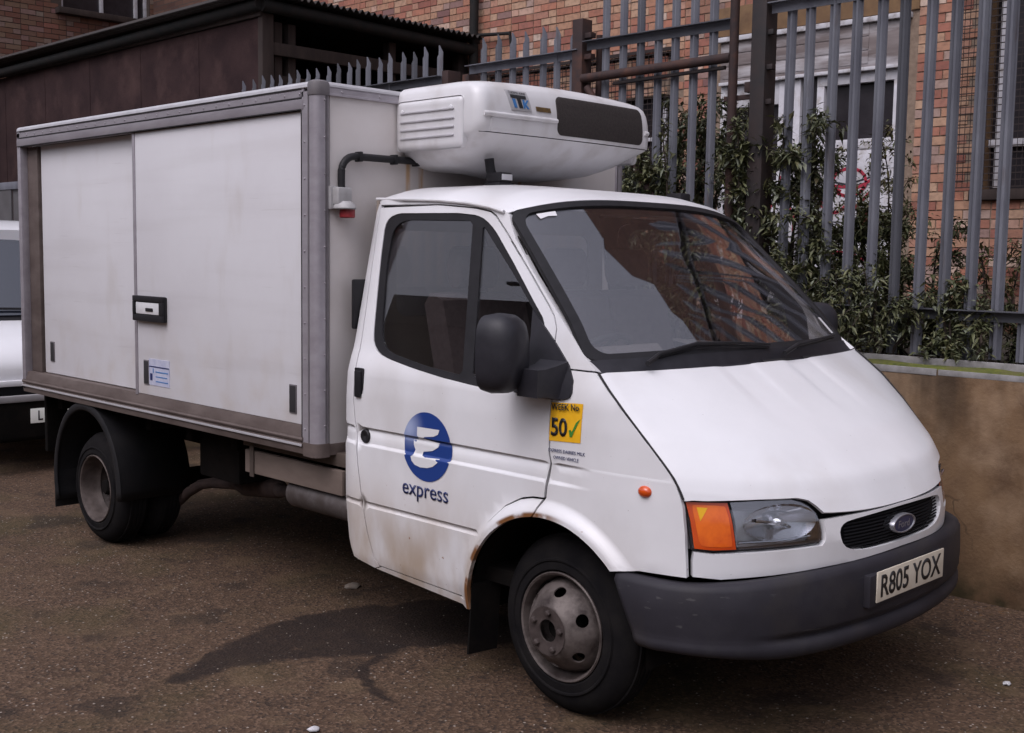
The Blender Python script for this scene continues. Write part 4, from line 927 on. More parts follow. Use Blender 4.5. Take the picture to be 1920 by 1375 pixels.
for i, (x, y) in enumerate(BP):
    a = BP[max(0, i-1)]; b = BP[min(len(BP)-1, i+1)]; t = Vector((b[0]-a[0], b[1]-a[1], 0)).normalized(); nr = Vector((t.y, -t.x, 0))
    cen = 1-min(1, abs(y)/.95)**2
    kx = smoothstep(.56, .34, x)
    for z, o in sect:
        zz = .375+(z-.375)*1 if z > .375 else z
        lift = smoothstep(.46, .36, z)*(.022*(1-smoothstep(0, .6, cen)))          # skirt rises towards the wheel arch
        dz = .012*cen*smoothstep(.45, .64, z)-.02*(1-cen)*smoothstep(.55, .64, z)
        crease = smoothstep(.35, .6, cen)
        oo = o if not (.42 <= z <= .455) else o*crease
        p = Vector((x, y, 0))+nr*oo
        p.x += kx*max(0, .61-z-lift)*.48
        V.append(Vector((p.x, p.y, zz+lift+dz)))
n = len(sect)
for i in range(len(BP)-1):
    for k in range(n-1): F.append((i*n+k, (i+1)*n+k, (i+1)*n+k+1, i*n+k+1))
bmp = mesh_obj('bumper', V, F, 'bumper', VAN, 40)
_b = bmesh.new(); _b.from_mesh(bmp.data); bmesh.ops.recalc_face_normals(_b, faces=_b.faces); _b.to_mesh(bmp.data); _b.free()
sm = bmp.modifiers.new('thickness', 'SOLIDIFY'); sm.thickness = .006; sm.offset = -1
pl = box('number_plate', (.940, -.26, .510), (.946, .26, .621), 'plate', VAN, .002)
text('registration', 'R805 YOX', 'ink', pl, (.9468, -.235, .525), (0, 1, 0), (0, 0, 1), .470, .083, .02)
box('plate_plinth', (.90, -.30, .495), (.9395, .29, .612), 'bumper', VAN, .008)
# ---- markings on the near door and wing
disc = [(-.685+.148*math.cos(2*math.pi*i/48), .935+.142*math.sin(2*math.pi*i/48)) for i in range(48)]
lg = panel('express_logo', disc, side(-1, .0022), 'blue', VAN, (), .02, ROWS, (0, -1, 0), 0, 30)
E_ = [(-.742, 1.012), (-.605, 1.014), (-.614, .994), (-.640, .983), (-.700, .974), (-.698, .964), (-.612, .958), (-.621, .940), (-.654, .922), (-.709, .912), (-.712, .896), (-.691, .891), (-.604, .896), (-.618, .876), (-.642, .860), (-.675, .850), (-.719, .847), (-.753, .853), (-.773, .867), (-.779, .884), (-.767, .896), (-.760, .914), (-.771, .933), (-.774, .956), (-.744, .958)]
panel('logo_letter', E_, side(-1, .0042), 'logowhite', lg, (), .02, ROWS, (0, -1, 0), 0, 30)
text('express_lettering', 'express', 'navy', lg, (-.833, -.9595, .702), (1, 0, 0), (0, 0, 1), .284, .066, .006)
st = panel('week_sticker', [(-.001, 1.187), (.152, 1.196), (.148, 1.055), (-.004, 1.047)], side(-1, .002), 'yellow', VAN, (), .05, (), (0, -1, 0))
text('week_lettering', 'WEEK No', 'ink', st, (.006, -.9595, 1.161), (1, .01, .06), (0, 0, 1), .134, .024, .02)
text('week_number', '50', 'ink', st, (.006, -.9595, 1.066), (1, .01, .05), (0, 0, 1), .078, .068, .022)
panel('tick_mark', [(.093, 1.096), (.102, 1.098), (.107, 1.090), (.125, 1.126), (.145, 1.141), (.134, 1.123), (.116, 1.090), (.108, 1.073), (.097, 1.072)], side(-1, .0038), 'green', st, (), .05, (), (0, -1, 0))
ow = text('owner_lettering', 'EXPRESS DAIRIES MILK', 'navy', VAN, (-.005, -.9585, 1.007), (1, .01, .02), (0, 0, 1), .176, .0125, .0)
text('owner_lettering', 'OWNED VEHICLE', 'navy', VAN, (.020, -.9585, .983), (1, .01, .02), (0, 0, 1), .121, .0125, .0)
# ---- mirrors
for s in (-1, 1):
    tri = [(-.175, 1.515), (-.033, 1.400), (.049, 1.325), (.084, 1.275), (.092, 1.232), (.085, 1.213), (.058, 1.203), (-.052, 1.199), (-.192, 1.206), (-.156, 1.354)]
    mo = panel('door_mirror', tri, side(s, .010, True), 'scuttle', VAN, (), .04, (), (0, s, 0), .022, 40)
    rings = []
    cx, cz = -.125, 1.363
    for (dx, k) in ((-.060, .86), (-.056, .95), (-.02, 1.0), (.03, .97), (.062, .84), (.082, .58), (.090, .28)):
        rg = []
        for i in range(28):
            a = 2*math.pi*i/28; c_, s_ = math.cos(a), math.sin(a)
            ex = math.copysign(abs(c_)**.62, c_)*.098*k; ez = math.copysign(abs(s_)**.62, s_)*.146*k
            rg.append(Vector((cx+dx+.10*(ex if s < 0 else ex)*0, s*(1.085)+ex, cz+ez+.012*(k-1)*0)))
        rings.append([(Matrix.Rotation(R(-14*s), 4, 'Z') @ (p-Vector((cx, s*1.085, cz))))+Vector((cx, s*1.085, cz)) for p in rg])
    loft('mirror_head', rings, 'scuttle', mo, True, True, 50)
    rgl = [p+Vector((-.003, 0, 0)) for p in rings[0]]
    mesh_obj('mirror_glass', [((p-Vector((cx-.06, s*1.085, cz)))*.9)+Vector((cx-.064, s*1.085, cz)) for p in rgl], [list(range(28))], 'chrome', mo)
    loft('mirror_arm', [[Vector((-.02+dx*sx, s*y, 1.262+dz*sz)) for dx, dz in ((-1, -1), (1, -1), (1, 1), (-1, 1))] for y, sx, sz in ((.92, .07, .075), (.965, .055, .06), (1.02, .05, .05), (1.06, .05, .05))], 'scuttle', mo, True, True, 50)
box('air_vent', (-1.285, -.885, 1.38), (-1.262, -.80, 1.60), 'black', VAN, .008)
# ---- wipers
for pts in (((.255, -.72, 1.335), (.215, -.60, 1.360), (.235, -.40, 1.392), (.262, -.18, 1.388), (.27, .05, 1.372)), ((.30, .12, 1.335), (.275, .26, 1.362), (.265, .45, 1.376), (.235, .62, 1.384))):
    wp = tube('wiper', pts, [.010, .009, .008, .006, .005][:len(pts)], 'black', VAN, 8)
    q = [Vector(p)+Vector((-.004, 0, -.012)) for p in pts[1:]]; tube('blade', q, .0055, 'black', wp, 6)
# ---- cab interior
box('cab_floor', (-1.22, -.86, .42), (.45, .86, .48), 'under', VAN)
rw = panel('cab_rear_wall', [(-.79, .5), (.79, .5), (.76, 1.95), (-.76, 1.95)], lambda y, z: (-1.245, y, z), 'trim', VAN, [rrect(-.66, -.08, 1.43, 1.82, .06, .06), rrect(.08, .66, 1.43, 1.82, .06, .06)], .2, (), (1, 0, 0), .02)
for a, b in ((-.66, -.08), (.08, .66)):
    panel('rear_pane', rrect(a, b, 1.43, 1.82, .06, .06), lambda y, z: (-1.25, y, z), 'glass', rw, (), .2, (), (1, 0, 0), .004)
panel('headlining', [(-.95, .06), (.95, .06), (.95, .96), (-.95, .96)], lambda u, t: roofm(u, t)-Vector((0, 0, .03)), 'trim', VAN, (), .15, (), (0, 0, -1), .006)
ds = loft('dashboard', [[Vector((x, y, z)) for x, z in ((.20, 1.30), (-.02, 1.30), (-.12, 1.27), (-.17, 1.18), (-.13, 1.0), (-.05, .75), (.20, .75))] for y in (-.85, -.75, .75, .85)], 'dash', VAN, True, True, 40)
loft('instrument_hood', [[Vector((x, y, z)) for x, z in ((.02, 1.29), (-.06, 1.37), (-.17, 1.355), (-.17, 1.25), (0, 1.25))] for y in (-.62, -.58, -.30, -.26)], 'dash', ds, True, True, 40)
def seatp(y0, y1, xb, headrest=True):
    st_ = loft('seat', [[Vector((x, y, z)) for x, z in ((-.30, .86), (-.36, .94), (-.62, .92), (-.72, .98), (-.86, 1.52), (-.94, 1.55), (-.98, 1.50), (-.84, .92), (-.78, .80), (-.35, .80))] for y in (y0, y0+.04, y1-.04, y1)], 'seat', VAN, True, True, 45)
    if headrest:
        c = (y0+y1)/2; loft('headrest', [[Vector((-.93+.055*math.cos(a)*k-.01, y, 1.66+.095*math.sin(a)*k)) for a in [2*math.pi*i/14 for i in range(14)]] for y, k in ((c-.13, .6), (c-.11, 1), (c+.11, 1), (c+.13, .6))], 'seat', st_, True, True, 50)
seatp(-.72, -.22, 0); seatp(-.10, .36, 0); seatp(.38, .82, 0)
bm = bmesh.new()
cc = Vector((-.28, -.44, 1.28)); ax = Vector((-.62, 0, .78)).normalized(); e1 = Vector((0, 1, 0)); e2 = ax.cross(e1)
addtube(bm, [cc+(e1*math.cos(2*math.pi*i/32)+e2*math.sin(2*math.pi*i/32))*.195 for i in range(33)], .014, 8, False)
for a in (20, 160, 270): addtube(bm, [cc, cc+(e1*math.cos(R(a))+e2*math.sin(R(a)))*.19], .012, 6)
addtube(bm, [cc+ax*.02, cc-ax*.25], .035, 10)
bm_obj('steering_wheel', bm, 'black', VAN, 50)
# ---- roof marker lamps on the cab
for x, y, z in ((-.86, -.395, 2.022), (-.64, .62, 1.972)):
    bm = bmesh.new(); addbox(bm, (x-.05, y-.045, z-.01), (x+.05, y+.045, z+.012), .006)
    addbox(bm, (x-.045, y-.04, z+.012), (x+.045, y+.04, z+.056), .010)
    mk = bm_obj('roof_lamp', bm, 'black', VAN, 40)
    if y < 0: box('lamp_glass', (x+.043, y-.028, z+.022), (x+.050, y+.034, z+.048), 'clearlens', mk, .002)
tube('drain_hose', [(-.91, -.41, 2.14), (-.905, -.405, 2.09), (-.89, -.40, 2.05)], .022, 'black', VAN, 10)
# ---- wheels
def wheel(name, cx, cy, s, steer, rear=False):
    """s = -1 near side, +1 far side; axial +Z of mtx points outwards"""
    base = Matrix.Translation((cx, cy, .325 if rear else .341)) @ Matrix.Rotation(steer, 4, 'Z') @ Matrix.Rotation(R(90)*(-s), 4, 'X')
    if not rear: base = base @ Matrix.Diagonal((1.052, 1.052, 1, 1))
    e = lathe(name, [(.0, .20), (.006, .205), (.004, .225), (-.004, .262), (-.020, .292), (-.040, .310), (-.055, .317), (-.150, .317), (-.168, .308), (-.185, .28), (-.190, .24), (-.185, .20), (-.17, .192), (-.02, .192)], 'tyre', VAN, base, 72, 50, True)
    # tread ribs
    for a in (-.068, -.092, -.116, -.140): lathe('tread_rib', [(a-.009, .316), (a-.008, .3235), (a+.008, .3235), (a+.009, .316)], 'tyre', e, base, 72, 30)
    lathe('sidewall_ring', [(.003, .232), (.0075, .236), (.0075, .242), (.001, .246)], 'tyre', e, base, 72, 40)
    rimc = 'rimrear' if rear else 'rim'
    lathe('rim_flange', [(-.02, .192), (.004, .197), (.008, .193), (.004, .186), (-.012, .180), (-.045, .176), (-.075, .170), (-.085, .165), (-.10, .15)], 'rimmid' if rear else 'rim', e, base, 64, 35)
    if rear:
        prof = lambda r: interp(r, [0, .045, .06, .085, .10, .145, .165], [-.10, -.10, -.135, -.14, -.145, -.13, -.085])
    else:
        prof = lambda r: interp(r, [0, .045, .052, .088, .096, .112, .135, .152, .166, .171], [.070, .070, .072, .074, .069, .052, .024, .000, -.034, -.06])
    def disc(a, b):
        r = math.hypot(a, b); return base @ Vector((a, b, prof(r)))
    circ = lambda r, n=48: [(r*math.cos(2*math.pi*i/n), r*math.sin(2*math.pi*i/n)) for i in range(n)]
    holes = [circ(.040, 20)]
    for k in range(6):
        a = 2*math.pi*k/6+.42; c = Vector((math.cos(a), math.sin(a)))*.134; t = Vector((-c.y, c.x)).normalized(); rr = c.normalized()
        holes.append([tuple(c+t*.024*math.cos(q)+rr*.0145*math.sin(q)) for q in [2*math.pi*i/14 for i in range(14)]])
    outv = (base.to_3x3() @ Vector((0, 0, 1)))
    dsc = panel('wheel_disc', circ(.171 if not rear else .165), disc, rimc, e, holes, .018, (), outv, .006, 30)
    panel('hub_face', circ(.087 if not rear else .06, 32), lambda a, b: base @ Vector((a, b, prof(math.hypot(a, b))+.0015)), 'hubm', e, [circ(.041, 20)], .02, (), outv)
    lathe('hub_cap', [(.01, .04), (.02, .038), (.03, .032), (.032, .0001)] if not rear else [(-.12, .045), (-.06, .043), (-.05, .035), (-.048, .0001)], 'under', e, base, 24)
    for k in range(5):
        a = 2*math.pi*k/5+.2; q = base @ Matrix.Translation((.067*math.cos(a), .067*math.sin(a), prof(.067)))
        lathe('wheel_nut', [(0, .012), (.012, .0115), (.016, .007), (.017, .0001)], 'hubm', e, q, 6, 20)
    lathe('brake_drum', [(-.14, .0001), (-.14, .15), (-.16, .15)], 'under', e, base, 32)
    return e
wheel('front_wheel', .018, -.898, -1, R(-1)); wheel('front_wheel', .018, .898, 1, R(-1))
for s in (-1, 1):
    wheel('rear_wheel', -3.57, s*1.0, s, 0, True); wheel('rear_wheel', -3.57, s*.785, s, 0, True)
# wheel wells
for s in (-1, 1):
    V = [(r*math.cos(R(a)), s*y, .33+r*math.sin(R(a))) for y, r in ((.925, .445), (.55, .445)) for a in range(-5, 186, 10)]
    nn = 20; F = [(i, i+1, nn+i+1, nn+i) for i in range(nn-1)] + [list(range(nn, 2*nn))]
    mesh_obj('wheel_well', V, F, 'under', VAN, 60)
    mesh_obj('mud_flap', [(-.42, s*.94, .42), (-.40, s*.80, .42), (-.44, s*.94, .125), (-.42, s*.80, .125), (-.425, s*.94, .42), (-.405, s*.80, .42), (-.45, s*.94, .125), (-.43, s*.80, .125)], [(0, 1, 3, 2), (4, 6, 7, 5), (0, 2, 6, 4), (1, 5, 7, 3), (2, 3, 7, 6), (0, 4, 5, 1)], 'under', VAN)
# rear mudguards
for s in (-1, 1):
    ang = [R(200-i*205/30) for i in range(31)]
    rows = [(.585, 0), (1.005, 0), (1.022, .004), (1.030, -.012), (1.030, -.035), (1.022, -.045)]
    V = [];
    for a in ang:
        for y, d in rows: V.append((-3.65+(.43+d)*math.cos(a), s*y, .345+(.475+d)*math.sin(a)))
    k = len(rows); F = [(i*k+j, i*k+j+1, (i+1)*k+j+1, (i+1)*k+j) for i in range(30) for j in range(k-1)]
    g = mesh_obj('mudguard', V, F, 'guard', VAN, 50); sm = g.modifiers.new('thickness', 'SOLIDIFY'); sm.thickness = .006
    box('mud_flap', (-4.085, min(s*.62, s*1.02), .135), (-4.072, max(s*.62, s*1.02), .36), 'guard', g, .002)
# ---- chassis
for s in (-1, 1):
    box('chassis_rail', (-4.4, s*.42-.035, .56), (-.3, s*.42+.035, .70), 'under', VAN, .006)
for x in (-4.35, -3.9, -3.2, -2.75, -2.3, -1.85, -1.45):
    box('cross_bearer', (x-.03, -.86, .70), (x+.03, .98, .80), 'under', VAN, .004)
tube('rear_axle', [(-3.57, -.8, .325), (-3.57, .8, .325)], .055, 'under', VAN, 14)
lathe('differential', [(-.12, .0001), (-.11, .09), (0, .13), (.11, .09), (.12, .0001)], 'under', VAN, Matrix.Translation((-3.57, 0, .33)) @ Matrix.Rotation(R(90), 4, 'X'), 24)
tube('front_axle', [(0, -.8, .30), (0, .8, .30)], .05, 'under', VAN, 12)
box('engine_sump', (-.5, -.4, .25), (.6, .4, .6), 'under', VAN, .04)
tube('propshaft', [(-.6, 0, .42), (-3.5, 0, .36)], .04, 'under', VAN, 12)
box('side_plank', (-2.06, -.945, .636), (-1.27, -.918, .748), 'cream', VAN, .004)
box('side_bearer', (-2.10, -.93, .762), (-1.26, -.88, .822), 'bearer', VAN, .004)
box('plank_bracket', (-2.01, -.952, .62), (-1.975, -.946, .77), 'bearer', VAN, .002)
tube('silencer', [(-1.76, -.86, .575), (-1.74, -.86, .575), (-1.73, -.86, .575), (-1.2, -.86, .575), (-1.18, -.86, .575)], [.03, .06, .072, .072, .06], 'silencer', VAN, 20)
tube('exhaust_pipe', [(-1.74, -.84, .57), (-2.1, -.72, .50), (-2.3, -.60, .475), (-2.95, -.60, .40), (-3.08, -.60, .37), (-3.2, -.61, .31), (-3.29, -.62, .245)], .030, 'exhaust', VAN, 12)
tube('heat_shield', [(-2.2, -.64, .50), (-2.25, -.62, .475), (-2.6, -.6, .43), (-2.7, -.6, .42)], [.02, .05, .05, .02], 'exhaust', VAN, 12)
box('battery_box', (-2.75, -.80, .50), (-2.35, -.5, .78), 'under', VAN, .02)
box('rear_lamp_bracket', (-4.46, -.915, .42), (-4.42, -.775, .84), 'under', VAN, .01)
# ---- cargo box
X0, X1, Y, Z0, Z1 = -4.478, -1.337, 1.034, .836, 2.454
core = box('cargo_box', (X0+.03, -Y+.075, Z0+.01), (X1-.006, Y-.012, Z1-.012), 'boxfront', VAN, .01)
# far side and roof skins
box('roof_skin', (X0+.05, -Y+.05, Z1-.0115), (X1-.05, Y-.05, Z1-.002), 'boxside', core)
box('far_side_panel', (X0+.1, Y-.0118, Z0+.1), (X1-.1, Y-.002, Z1-.1), 'boxside', core)
d1 = box('sliding_door', (-2.985, -Y+.010, .944), (-1.447, -Y+.055, 2.331), 'boxside', core, .004, label='wide front sliding door with the black and steel latch')
d2 = box('sliding_door', (-4.262, -Y+.052, .950), (-2.97, -Y+.074, 2.332), 'boxside', core, .004, label='narrow rear sliding door set further in')
box('door_edge_strip', (-3.012, -Y+.006, .935), (-2.985, -Y+.058, 2.335), 'alu', core, .003)
# top rail (three grooved steps), bottom rail, posts
for s in (-1, 1):
    def rail(nm, prof, x0, x1, m):
        V = [(x, s*(Y+o), z) for x in (x0, x1) for o, z in prof]; k = len(prof)
        F = [(j, (j+1) % k, k+(j+1) % k, k+j) for j in range(k)] + [list(range(k))[::-1], list(range(k, 2*k))]
        bm = bmesh.new(); vv = [bm.verts.new(v) for v in V]
        for f in F: bm.faces.new([vv[i] for i in f])
        return bm_obj(nm, bm, m, core, 25)
    rail('top_edge_cap', [(-.05, 2.4535), (-.014, 2.4535), (-.003, 2.449), (.004, 2.440), (.006, 2.428), (.004, 2.425), (-.05, 2.425)], X0+.004, X1-.04, 'alu_top')
    rail('top_rail', [(-.05, 2.4245), (.001, 2.4245), (.001, 2.416), (.004, 2.414), (.004, 2.388), (.001, 2.386), (.001, 2.381), (.006, 2.378), (.007, 2.340), (.004, 2.332), (-.03, 2.332), (-.05, 2.336)], X0+.004, X1-.09, 'alu')
    rail('bottom_ledge', [(-.06, .946), (-.012, .943), (.004, .894), (.004, .890), (-.06, .890)], X0+.004, X1-.095, 'alu_dirty')
    rail('bottom_rail', [(-.06, .8895), (.009, .8895), (.013, .882), (.010, .874), (.003, .872), (.003, .866), (.012, .862), (.012, .850), (.004, .846), (.004, .836), (.0, .815), (-.06, .815)], X0+.004, X1-.095, 'alu_dirty')
    rail('bottom_trim', [(-.01, .8617), (.0135, .8617), (.0145, .856), (.0135, .8505), (-.01, .8505)], X0+.006, X1-.097, 'alu_top')
    # front corner post, rounded
    cx, cy, rr = X1-.028, Y-.028, .030
    pf = [(X1-.106, Y-.045), (X1-.106, Y+.001), (X1-.100, Y+.004), (X1-.062, Y+.004), (X1-.058, Y-.001), (X1-.050, Y-.001), (X1-.046, Y+.004), (X1-.034, Y+.004)]
    pf += [(cx+(rr+.002)*math.cos(R(a)), cy+(rr+.002)*math.sin(R(a))) for a in (78, 60, 45, 30, 12)]
    pf += [(X1+.004, Y-.034), (X1+.004, Y-.046), (X1-.001, Y-.05), (X1-.001, Y-.056), (X1+.004, Y-.060), (X1+.002, Y-.064), (X1-.05, Y-.064)]
    loft('corner_post', [[Vector((x, s*y, z)) for x, y in pf] for z in (.868, 2.410)], 'alu', core, True, True, 25)
    capf = [(X1-.056, Y-.05)] + [(X1-.056, Y+.006)] + [(cx+(rr+.006)*math.cos(R(a)), cy+(rr+.006)*math.sin(R(a))) for a in (90, 75, 60, 45, 30, 15, 0)] + [(X1+.007, Y-.066), (X1-.05, Y-.066)]
    sc = lambda l, q: [((x-cx)*q+cx, (y-cy)*q+cy) for x, y in l]
    loft('corner_cap', [[Vector((x, s*y, z)) for x, y in sc(capf, q)] for z, q in ((2.392, .98), (2.394, 1), (2.438, 1), (2.450, .9), (2.457, .6))], 'capgrey', core, True, True, 40)
    loft('bottom_corner_cap', [[Vector((x, s*y, z)) for x, y in capf[:1]+[(X1-.094, Y-.05), (X1-.094, Y+.006)]+capf[2:]] for z in (.808, .810, .868, .870)], 'alu_dirty', core, True, True, 30)
    # rear post: pale outer strip and dirty channel
    box('rear_post', (X0, min(s*(Y-.05), s*(Y+.004)), .832), (X0+.045, max(s*(Y-.05), s*(Y+.004)), 2.424), 'alu', core, .004)
    box('rear_channel', (X0+.045, min(s*(Y-.07), s*(Y-.040)), .946), (X0+.19, max(s*(Y-.07), s*(Y-.040)), 2.331), 'alu_dirty', core, .003)
    for zz, oo in ((2.4247, .0055), (2.3835, .0055), (2.3345, .008)):
        box('rail_groove', (X0+.01, min(s*(Y-.01), s*(Y+oo)), zz-.0025), (X1-.107, max(s*(Y-.01), s*(Y+oo)), zz+.0025), 'groove', core)
    box('post_groove', (X1-.0575, min(s*(Y-.002), s*(Y+.0045)), .87), (X1-.0505, max(s*(Y-.002), s*(Y+.0045)), 2.392), 'capgrey', core)
    box('post_groove', (X1-.1075, min(s*(Y-.002), s*(Y+.005)), .87), (X1-.1035, max(s*(Y-.002), s*(Y+.005)), 2.41), 'groove', core)
    box('post_groove', (X1-.002, s*(Y-.053)-.0035, .87), (X1+.0045, s*(Y-.053)+.0035, 2.392), 'capgrey', core)
# front face rails and rivets
def frail(nm, prof, m):
    V = [(X1+o, y, z) for y in (-Y+.066, Y-.066) for o, z in prof]; k = len(prof)
    bm = bmesh.new(); vv = [bm.verts.new(v) for v in V]
    for f in [(j, (j+1) % k, k+(j+1) % k, k+j) for j in range(k)] + [list(range(k))[::-1], list(range(k, 2*k))]: bm.faces.new([vv[i] for i in f])
    return bm_obj(nm, bm, m, core, 25)
frail('front_top_cap', [(-.05, 2.4535), (-.014, 2.4535), (-.003, 2.449), (.004, 2.440), (.005, 2.431), (-.05, 2.431)], 'alu_top')
frail('front_top_rail', [(-.05, 2.4305), (.001, 2.4305), (.001, 2.425), (.004, 2.423), (.004, 2.404), (.006, 2.402), (.006, 2.394), (-.05, 2.394)], 'alu')
frail('front_bottom_rail', [(-.05, .865), (.003, .865), (.005, .86), (.005, .815), (-.05, .815)], 'alu_dirty')
bm = bmesh.new()
def rivet(p, nx, ny):
    c = bmesh.ops.create_cone(bm, cap_ends=True, segments=8, radius1=.0055, radius2=.003, depth=.005)
    q = Vector((nx, ny, 0)).to_track_quat('Z', 'Y').to_matrix().to_4x4()
    for v in c['verts']: v.co = Matrix.Translation(p) @ q @ v.co
for s in (-1, 1):
    for i in range(10):
        z = .93+i*.158
        rivet((X1-.081, s*(Y+.006), z), 0, s); rivet((X1+.0055, s*(Y-.042), z+.02), 1, 0)
    for i in range(26):
        rivet((X0+.15+i*.115, s*(Y+.006), 2.401), 0, s)
for i in range(9): rivet((X1+.006, -.9+i*.21, 2.413), 1, 0)
rv = bm_obj('rivets', bm, 'alu', core, 40, kind='stuff')
# latch, vents and label on the near side
la = bmesh.new(); addbox(la, (-2.985, -Y-.008, 1.338), (-2.662, -Y+.012, 1.472), .010)
la = bm_obj('door_latch', la, 'black', core, 40)
ring = bmesh.new()
for lo, hi in (((-2.985, -Y-.020, 1.442), (-2.662, -Y-.007, 1.472)), ((-2.985, -Y-.020, 1.338), (-2.662, -Y-.007, 1.372)), ((-2.985, -Y-.020, 1.3715), (-2.962, -Y-.007, 1.4425)), ((-2.70, -Y-.020, 1.3715), (-2.662, -Y-.007, 1.4425))): addbox(ring, lo, hi, .004)
bm_obj('latch_surround', ring, 'black', la, 40)
box('latch_handle', (-2.955, -Y-.016, 1.376), (-2.71, -Y-.0075, 1.438), 'steel', la, .006)
box('lock_barrel', (-2.84, -Y-.021, 1.392), (-2.765, -Y-.0155, 1.410), 'black', la, .003)
for x, z0, z1 in ((-1.528, .988, 1.12), (-4.152, 1.022, 1.146), (-2.89, .998, 1.13)):
    y_ = -Y+.010 if x > -3 else -Y+.052
    vn = box('finger_pull', (x-.028, y_-.005, z0), (x+.028, y_+.001, z1), 'capgrey', core, .003)
    box('recess', (x-.024, y_-.0065, z0+.006), (x+.024, y_-.004, z1-.006), 'groove', vn, .002)
lb = box('notice_label', (-2.862, -Y+.0075, 1.000), (-2.645, -Y+.0095, 1.140), 'bluelab', core)
for z0, z1, x0, x1, mm in ((1.096, 1.102, -2.86, -2.65, 'navy'), (1.025, 1.062, -2.85, -2.825, 'navy'), (1.066, 1.09, -2.82, -2.812, 'tkblue'), (1.07, 1.076, -2.79, -2.66, 'tkblue'), (1.045, 1.05, -2.79, -2.67, 'tkblue'), (1.02, 1.025, -2.79, -2.66, 'tkblue')):
    box('label_print', (x0, -Y+.0065, z0), (x1, -Y+.0078, z1), mm, lb)
# ---- conduit and socket on the front of the box
cd_ = tube('conduit', [(X1+.02, -.915, 1.99), (X1+.02, -.915, 2.06)]+[(X1+.02, -.84-.075*math.cos(R(a)), 2.065+.075*math.sin(R(a))) for a in range(10, 91, 10)]+[ (X1+.02, -.7, 2.140), (X1+.02, -.45, 2.142), (X1+.02, -.38, 2.14)], .0165, 'black', VAN, 12)
for y in (-.82, -.62, -.49): box('clip', (X1, y-.008, 2.118), (X1+.042, y+.008, 2.162), 'black', cd_, .003)
bm = bmesh.new(); addbox(bm, (X1, -.96, 1.925), (X1+.06, -.885, 2.0), .010); addbox(bm, (X1, -.972, 1.905), (X1+.02, -.872, 2.005), .004)
sk = bm_obj('power_socket', bm, 'sockgrey', VAN, 40)
loft('socket_flange', [[Vector((X1+.045+r*math.cos(a), -.915+.9*r*math.sin(a), z)) for a in [2*math.pi*i/20 for i in range(20)]] for z, r in ((1.905, .052), (1.91, .055), (1.925, .05), (1.94, .03))], 'sockgrey', sk)
loft('red_plug', [[Vector((X1+.05+r*math.cos(a), -.905+r*math.sin(a), z)) for a in [2*math.pi*i/20 for i in range(20)]] for z, r in ((1.868, .030), (1.872, .034), (1.905, .034))], 'red', sk)
# ---- refrigeration unit over the cab
def ring(xf, hy, rc, z, sag=0):
    pts = []; xb = X1+.002
    pts.append((xb, -hy)); n = 8
    for i in range(n+1):
        a = R(-90+90*i/n); pts.append((xf-rc+rc*math.cos(a), -hy+rc+rc*math.sin(a)))
    for i in range(1, 8):
        pts.append((xf+.018*math.sin(math.pi*i/8), -hy+rc+(2*hy-2*rc)*i/8))
    for i in range(n+1):
        a = R(90*i/n); pts.append((xf-rc+rc*math.cos(a), hy-rc+rc*math.sin(a)))
    pts.append((xb, hy))
    return [Vector((x, y, z+sag*(1-(y/hy)**2))) for x, y in pts]
rg = [(-1.20, .38, .10, 2.100, -.03), (-1.05, .48, .14, 2.120, -.03), (-.94, .53, .13, 2.155, -.022), (-.86, .560, .11, 2.196, -.01), (-.822, .575, .065, 2.222, 0), (-.802, .584, .055, 2.236, 0), (-.790, .587, .05, 2.246, 0), (-.785, .588, .055, 2.29, 0), (-.785, .588, .055, 2.325, 0), (-.788, .587, .055, 2.36, 0), (-.796, .583, .055, 2.40, .003), (-.808, .577, .06, 2.43, .008), (-.826, .568, .065, 2.447, .012), (-.86, .55, .07, 2.461, .016), (-.92, .52, .08, 2.470, .018), (-1.05, .46, .08, 2.474, .02)]
fu = loft('refrigeration_unit', [ring(*r) for r in rg], 'paint_clean', VAN, True, True, 50)
def unitx(y, z):
    a = interp(z, [k[3] for k in rg], [k[0] for k in rg]); hy = interp(z, [k[3] for k in rg], [k[1] for k in rg]); rc = interp(z, [k[3] for k in rg], [k[2] for k in rg])
    yy = abs(y)
    if yy <= hy-rc: return a+.018*math.sin(math.pi*(y+hy-rc)/(2*(hy-rc)))
    t = min(1, (yy-hy+rc)/rc); return a-rc+rc*math.sqrt(max(0, 1-t*t))
panel('condenser_grille', rrect(-.125, .50, 2.258, 2.432, .03, .03), lambda y, z: (unitx(y, z)+.006, y, z), 'fridge_grille', fu, (), .03, (), (1, 0, 0), .012, 50)
tube('bump_strip', [(unitx(y, 2.318)+.004, y, 2.318) for y in [-.56+.43*i/14 for i in range(15)]], .011, 'paint_clean', fu, 10)
tube('bump_strip', [(unitx(y, 2.318)+.004, y, 2.318) for y in [.515+.028*i/5 for i in range(6)]], .011, 'paint_clean', fu, 10)
panel('front_lower_panel', rrect(-.525, .53, 2.243, 2.308, .012, .012), lambda y, z: (unitx(y, z)+.004, y, z), 'paint_clean', fu, (), .04, (), (1, 0, 0), .006, 50)
tube('cover_seam', [(unitx(y, 2.2415)+.001, y, 2.2415) for y in [-.57+1.14*i/40 for i in range(41)]], .0022, 'groove', fu, 6)
